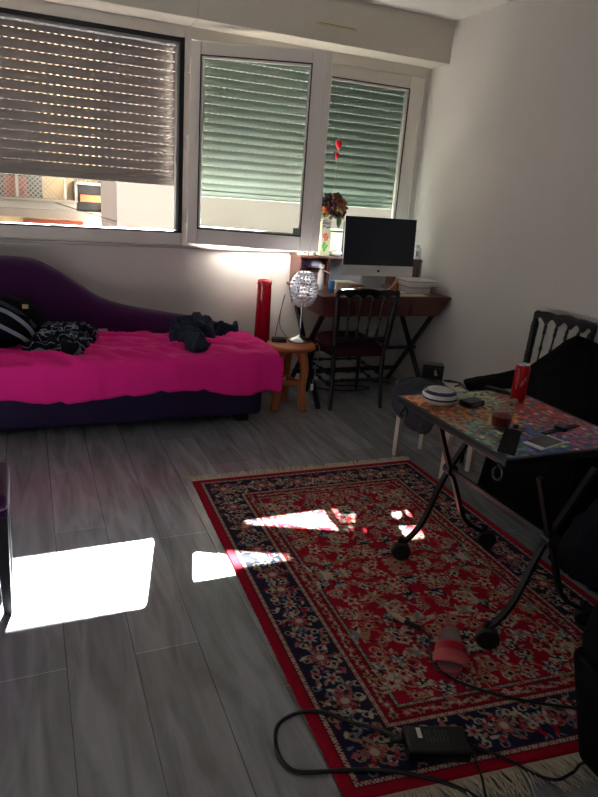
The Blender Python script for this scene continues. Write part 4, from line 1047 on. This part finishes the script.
simple('grey_cloth', 'slate grey garment slung over the left edge of the white stool', 'clothing', b, M_gcloth, True, 0)
Mk = Matrix.Translation((2.10,2.80,.505)) @ Matrix.Rotation(math.radians(-24),4,'Z')
bx = thing('black_gift_box', 'small black box with a pale figure printed on it, on the white stool', 'box', (2.10,2.80,.445))
Mk = Matrix.Translation((2.095,2.885,.4455)) @ Matrix.Rotation(math.radians(-29),4,'Z')
MB().box((-.058,-.040,0),(.058,.040,.108),M=Mk).build('carton_body', mat('black_card', (26,25,24), .35), bx, bevel=.002)
b = MB(); b.ball(Mk @ Vector((.012,-.041,.072)), .009, 10, 8, (1,.3,1.2)); b.ball(Mk @ Vector((.018,-.041,.056)), .011, 10, 8, (1.3,.3,.7)); b.build('printed_figure', mat('pale_grey_print', (150,148,142), .6), bx, smooth=True)
MB().box((-.045,-.0412,.014),(.045,-.0395,.028),M=Mk).build('printed_band', mat('brown_print', (96,80,62), .6), bx)
MB().box((-.0590,-.0412,.092),(.0590,.0412,.095),M=Mk).build('lid_line', mat('card_edge', (70,64,58), .5), bx)
simple('coiled_cable', 'coiled dark cable on the white stool beside the black box', 'cord', MB().tube(spline([(2.17,2.76,.452),(2.24,2.80,.454),(2.20,2.86,.456),(2.16,2.85,.458),(2.22,2.78,.462),(2.2,2.70,.452)],8), .004, 6), mat('dark_cord', (40,38,38), .6), True, 0)

# ------------------------------------------------------------------ black throw over chair and seat by the wall
def loft(name, rings, m, label, cat, amp=.02, fs_=7, seed=0, cap=True, nseg=90, sub=5):
    R = []
    for pts in rings:
        sp = spline([Vector(p) for p in pts]+[Vector(pts[0])], 8); n = len(sp)
        R.append([sp[int(i/nseg*(n-1))].lerp(sp[min(int(i/nseg*(n-1))+1, n-1)], (i/nseg*(n-1)) % 1) for i in range(nseg)])
    vs = []; K = (len(R)-1)*sub+1
    for k in range(K):
        a = min(k//sub, len(R)-2); t = k/sub-a
        p0, p1, p2, p3 = R[max(a-1,0)], R[a], R[a+1], R[min(a+2,len(R)-1)]
        cen = sum(R[a], Vector())/nseg
        for i in range(nseg):
            v = R[a][i].lerp(R[a+1][i], t)
            d = Vector((v.x-cen.x, v.y-cen.y, 0)); d = d.normalized() if d.length > 1e-5 else d
            w = (1-abs(fbm(i/nseg*fs_*2.2+seed, k/K*1.2, seed, 3))*2.5)*amp*min(1, 1.6-k/K*1.3)
            vs.append(v+d*w)
    fs = [(k*nseg+i, k*nseg+(i+1)%nseg, (k+1)*nseg+(i+1)%nseg, (k+1)*nseg+i) for k in range(K-1) for i in range(nseg)]
    if cap: fs.append(tuple((K-1)*nseg+i for i in range(nseg)))
    fs.append(tuple(range(nseg-1,-1,-1)))
    b = MB(); b.add(vs, fs); o = b.build(name, m, smooth=True); return tag(o, label, cat)
loft('black_throw', [
    [(2.06,1.80,.045),(2.08,2.1,.04),(2.12,2.36,.05),(2.40,2.44,.05),(2.74,2.55,.05),(2.76,2.1,.05),(2.74,1.80,.05),(2.4,1.74,.05)],
    [(2.09,1.80,.25),(2.10,2.1,.24),(2.20,2.42,.25),(2.42,2.52,.25),(2.74,2.62,.25),(2.77,2.1,.25),(2.74,1.80,.25),(2.4,1.74,.25)],
    [(2.11,1.80,.46),(2.14,2.15,.46),(2.30,2.82,.44),(2.42,2.92,.44),(2.66,2.88,.45),(2.77,2.2,.5),(2.75,1.80,.5),(2.4,1.76,.48)],
    [(2.24,1.86,.66),(2.26,2.15,.60),(2.33,2.70,.50),(2.47,2.80,.49),(2.62,2.76,.52),(2.74,2.3,.62),(2.75,1.9,.66),(2.45,1.82,.66)],
    [(2.40,1.92,.74),(2.42,2.15,.72),(2.44,2.46,.61),(2.52,2.60,.59),(2.62,2.56,.63),(2.70,2.35,.72),(2.72,2.0,.74),(2.55,1.88,.74)],
    [(2.52,2.12,.77),(2.52,2.22,.78),(2.53,2.34,.77),(2.57,2.44,.76),(2.62,2.44,.79),(2.65,2.36,.80),(2.66,2.22,.79),(2.58,2.12,.78)],
    [(2.57,2.28,.80),(2.57,2.32,.805),(2.58,2.36,.81),(2.59,2.39,.815),(2.61,2.39,.82),(2.62,2.36,.82),(2.62,2.31,.81),(2.60,2.28,.80)]],
    M_bcloth, 'large black cloth heaped over the chair against the right wall down to the floor', 'cloth', .022, 8, 2)
loft('grey_blanket', [
    [(2.02,1.42,.003),(2.00,1.60,.003),(2.04,1.72,.003),(2.3,1.50,.003),(2.6,1.32,.003),(2.6,1.0,.003),(2.3,.95,.003),(2.08,1.15,.003)],
    [(2.03,1.42,.22),(2.02,1.58,.22),(2.06,1.66,.22),(2.3,1.48,.22),(2.6,1.30,.22),(2.6,1.0,.22),(2.3,.97,.22),(2.08,1.16,.22)],
    [(2.06,1.42,.40),(2.07,1.55,.38),(2.12,1.60,.36),(2.3,1.46,.42),(2.55,1.30,.42),(2.56,1.04,.42),(2.3,1.02,.42),(2.12,1.18,.42)],
    [(2.16,1.40,.46),(2.17,1.46,.46),(2.21,1.48,.455),(2.3,1.38,.48),(2.45,1.28,.48),(2.45,1.14,.48),(2.3,1.12,.48),(2.2,1.24,.48)]],
    M_dgcloth, 'dark grey blanket heaped on the floor beyond the right end of the rug', 'blanket', .03, 9, 5)
# black ottoman at lower right
ot = thing('black_ottoman', 'black upholstered ottoman at the lower right, on the near rug corner', 'ottoman', (1.7,.65,0))
b = MB(); b.hexa([Vector((1.275,.885,.04)),Vector((1.25,.30,.04)),Vector((2.05,.30,.04)),Vector((2.05,.885,.04))][::-1],[Vector((1.165,.90,.42)),Vector((1.15,.25,.42)),Vector((2.12,.25,.42)),Vector((2.12,.90,.42))][::-1])
b.build('body', M_bcloth, ot, bevel=.03, seg=4)
b = MB(); b.hexa([Vector((1.165,.905,.40)),Vector((1.15,.25,.40)),Vector((2.12,.25,.40)),Vector((2.12,.905,.40))][::-1],[Vector((1.18,.89,.585)),Vector((1.17,.26,.585)),Vector((2.10,.26,.585)),Vector((2.10,.89,.585))][::-1])
b.build('cushion', M_bcloth, ot, bevel=.06, seg=5)
for a, c in ((1.33,.80),(1.33,.38),(1.98,.38),(1.98,.80)): MB().lathe([(.018,.0005),(.024,.06)], (a,c,0), 12).build('foot', M_bplast, ot)

# ------------------------------------------------------------------ small things on the rug
RZ = .0105
sl_ = thing('slide_sandal', 'single pink-red slide sandal lying on the rug', 'sandal', (1.235,1.40,RZ))
Mz = Matrix.Translation((1.222,1.365,RZ)) @ Matrix.Rotation(math.radians(-36),4,'Z')
def sole(s=1.0):
    p = []
    for i in range(36):
        a = 2*PI*i/36; Y = .122*math.sin(a); w = .042+.007*(-math.sin(a)); cc = math.cos(a); p.append((w*math.copysign(abs(cc)**.62, cc)*s, Y*s))
    return p
MB().prism(sole(), 0, .020, Mz).build('sole', mat('pink_rubber', (168,74,86), .7), sl_, bevel=.004)
MB().prism(sole(.86), .018, .0215, Mz).build('insole', mat('grey_insole', (132,122,116), .9), sl_)
b = MB()
def strapf(u, v):
    a = PI*u; Y = -.075+.065*v; w = .053-.004*v; return Mz @ Vector((-w*math.cos(a), Y-.014*math.sin(a)*(1-v), .012+(.030+.012*v)*math.sin(a)**.8))
b.grid(22, 8, strapf); b.build('strap', mat('red_strap', (176,20,50), .35), sl_, smooth=True, solid=.005)
b = MB()
def strapf2(u, v):
    a = PI*u; Y = -.088+.035*v; w = .054; return Mz @ Vector((-w*math.cos(a), Y-.014*math.sin(a)*(1-v), .0135+(.029+.010*v)*math.sin(a)**.8))
b.grid(22, 5, strapf2); b.build('strap_trim', mat('salmon_trim', (190,80,84), .6), sl_, smooth=True, solid=.005)
# power adapter
ad = thing('power_adapter', 'black rectangular power adapter with printed label on the near rug edge', 'power adapter', (.93,1.07,RZ))
ang = math.atan2(-.07,.18)
Ma = Matrix.Translation((.947,1.048,RZ)) @ Matrix.Rotation(math.radians(-19),4,'Z')
MB().box((-.086,-.044,0),(.086,.044,.040),M=Ma).build('case', M_bplast, ad, bevel=.006, seg=3)
MB().box((-.088,-.0445,.019),(.088,.0445,.0205),M=Ma).build('seam', mat('seam_black', (6,6,7), .6), ad)
MB().box((-.052,.000,.0400),(-.040,.034,.0404),M=Ma).build('white_sticker', M_white, ad)
b = MB()
for i in range(7):
    for j in range(4):
        if rnd.random() < .85: b.box((-.030+i*.0095,-.012+j*.010,.0400),(-.030+i*.0095+.0016,-.012+j*.010+rnd.uniform(.004,.009),.0403),M=Ma)
b.build('printed_text', mat('dim_print', (104,104,108), .6), ad)
plg = Ma @ Vector((-.086,.010,.02))
cbm = thing('adapter_cable', 'black cable looping off the rug onto the floor from the adapter', 'cable', plg)
MB().tube(spline([plg, (.82,1.145,RZ+.018), (.76,1.205,RZ+.006), (.70,1.262,RZ+.006), (.64,1.283,.011), (.575,1.268,.007), (.545,1.215,.007), (.540,1.155,.007), (.565,1.110,.007), (.64,1.082,.010), (.70,1.06,RZ+.006), (.79,1.025,RZ+.006), (.86,.985,RZ+.006), (.93,.93,RZ+.004), (.98,.86,.008), (1.0,.74,.008)], 8), .0055, 8).build('cord', M_bplast, cbm, smooth=True)
MB().tube([plg, plg+Vector((-.035,.014,0))], [.010,.007], 10).build('plug', M_bplast, cbm, smooth=True)
p2 = Ma @ Vector((.086,0,.02))
cb2 = thing('adapter_lead', 'black lead running from the right of the adapter across the fringe', 'cable', p2)
MB().tube(spline([p2, (1.07,.995,RZ+.01), (1.12,.945,RZ+.006), (1.155,.895,.012), (1.2,.862,.012), (1.26,.865,.012), (1.33,.875,.012), (1.5,.80,.008)], 8), .0042, 8).build('cord', M_bplast, cb2, smooth=True)
cb4 = MB().tube(spline([(1.045,1.02,RZ+.006),(1.03,.98,RZ+.006),(1.01,.93,RZ+.006),(.985,.88,.012),(.95,.80,.008)],8), .003, 6)
simple('thin_cable', 'thin dark cable crossing the near fringe below the adapter', 'cable', cb4, M_bplast, True, 0)
cb3 = thing('plug_cable', 'black cable with a pale connector on the rug beside the sandal', 'cable', (1.16,1.5,RZ))
MB().tube(spline([(1.178,1.487,RZ+.008),(1.19,1.45,RZ+.006),(1.165,1.40,RZ+.006),(1.13,1.33,RZ+.006),(1.15,1.25,RZ+.006),(1.19,1.20,RZ+.006),(1.25,1.145,RZ+.006),(1.34,1.085,RZ+.006),(1.46,1.02,RZ+.006),(1.5,.98,RZ+.006)],8), .0042, 8).build('cord', M_bplast, cb3, smooth=True)
MB().bar((1.150,1.535,RZ+.010),(1.182,1.480,RZ+.008),.018,.013).build('plug', M_bplast, cb3, bevel=.003)
MB().bar((1.125,1.580,RZ+.012),(1.150,1.535,RZ+.010),.018,.013).build('connector', mat('pale_plug', (190,176,150), .5), cb3, bevel=.004)

# ------------------------------------------------------------------ dining chair at the left edge
dc = thing('dining_chair', 'purple upholstered chair with dark tapered legs at the left edge', 'chair', (-.34,2.18,0))
def tleg(x, y, top=.40):
    b = MB(); b.hexa([Vector((x-.013,y-.013,0)),Vector((x+.013,y-.013,0)),Vector((x+.013,y+.013,0)),Vector((x-.013,y+.013,0))],[Vector((x-.024,y-.024,top)),Vector((x+.024,y-.024,top)),Vector((x+.024,y+.024,top)),Vector((x-.024,y+.024,top))]); b.build('leg', M_blackp, dc, bevel=.003)
for a, c in ((-.128,2.0),(-.128,2.22),(-.53,2.0),(-.53,2.22)): tleg(a, c)
MB().box((-.57,1.975,.365),(-.102,2.255,.41)).build('seat_frame', M_purple, dc, bevel=.01)
MB().box((-.575,1.965,.395),(-.100,2.26,.452)).build('seat', M_purple, dc, bevel=.022, seg=4)
b = MB(); b.hexa([Vector((-.58,1.97,.40)),Vector((-.52,1.97,.40)),Vector((-.52,2.25,.40)),Vector((-.58,2.25,.40))],[Vector((-.68,1.98,.90)),Vector((-.63,1.98,.90)),Vector((-.63,2.24,.90)),Vector((-.68,2.24,.90))]); b.build('backrest', M_purple, dc, bevel=.02, seg=3)

# ------------------------------------------------------------------ light
sc = bpy.context.scene
w = bpy.data.worlds.new('World'); sc.world = w; w.use_nodes = True
bg_ = w.node_tree.nodes['Background']; bg_.inputs[0].default_value = (.86,.93,1.0,1); bg_.inputs[1].default_value = .62
sd = bpy.data.lights.new('sun', 'SUN'); sd.energy = 110; sd.angle = math.radians(.6); sd.color = (1,.98,.97)
so = bpy.data.objects.new('sun', sd); C.objects.link(so)
d = Vector((-.246,-1,-.54)); so.rotation_euler = d.to_track_quat('-Z','Y').to_euler(); so.location = (2,8,6)
def portal(name, loc, rot, sx_, sy_):
    l = bpy.data.lights.new(name, 'AREA'); l.shape = 'RECTANGLE'; l.size = sx_; l.size_y = sy_; l.cycles.is_portal = True
    o = bpy.data.objects.new(name, l); C.objects.link(o); o.location = loc; o.rotation_euler = rot
portal('sky_portal_front', ((WL+WRR)/2, 4.60, 1.22), (math.radians(-90),0,0), WRR-WL, .42)
portal('sky_portal_back', (-.85, YB-.13, 1.65), (math.radians(90),0,0), 1.1, 1.3)  # samples sky through the added fill opening behind the camera

# ------------------------------------------------------------------ camera
cd = bpy.data.cameras.new('camera'); cam = bpy.data.objects.new('camera', cd); C.objects.link(cam)
A = Vector((0.9213971462033191,-0.38183100294125044,0.0723352207521209)); Bv = Vector((0.05540651478531633,0.3133004479778575,0.9480363639735653)); F = Vector((0.3846523327470195,0.8695101577841128,-0.3098300637809759))
cam.matrix_world = Matrix(((A.x,Bv.x,-F.x,0),(A.y,Bv.y,-F.y,0),(A.z,Bv.z,-F.z,1.42),(0,0,0,1)))
cd.sensor_fit = 'HORIZONTAL'; cd.sensor_width = 36; cd.lens = 37.871; cd.clip_start = .05; cd.clip_end = 200
sc.camera = cam
vs_ = sc.view_settings; vs_.view_transform = 'Standard'; vs_.look = 'None'; vs_.exposure = .95; vs_.gamma = 1; vs_.use_curve_mapping = False
sc.cycles.use_denoising = True
sc.cycles.max_bounces = 10; sc.cycles.diffuse_bounces = 6; sc.cycles.transparent_max_bounces = 16
sc.cycles.caustics_reflective = False; sc.cycles.caustics_refractive = False
for o in bpy.data.objects:
    if '_local' in o: del o['_local']
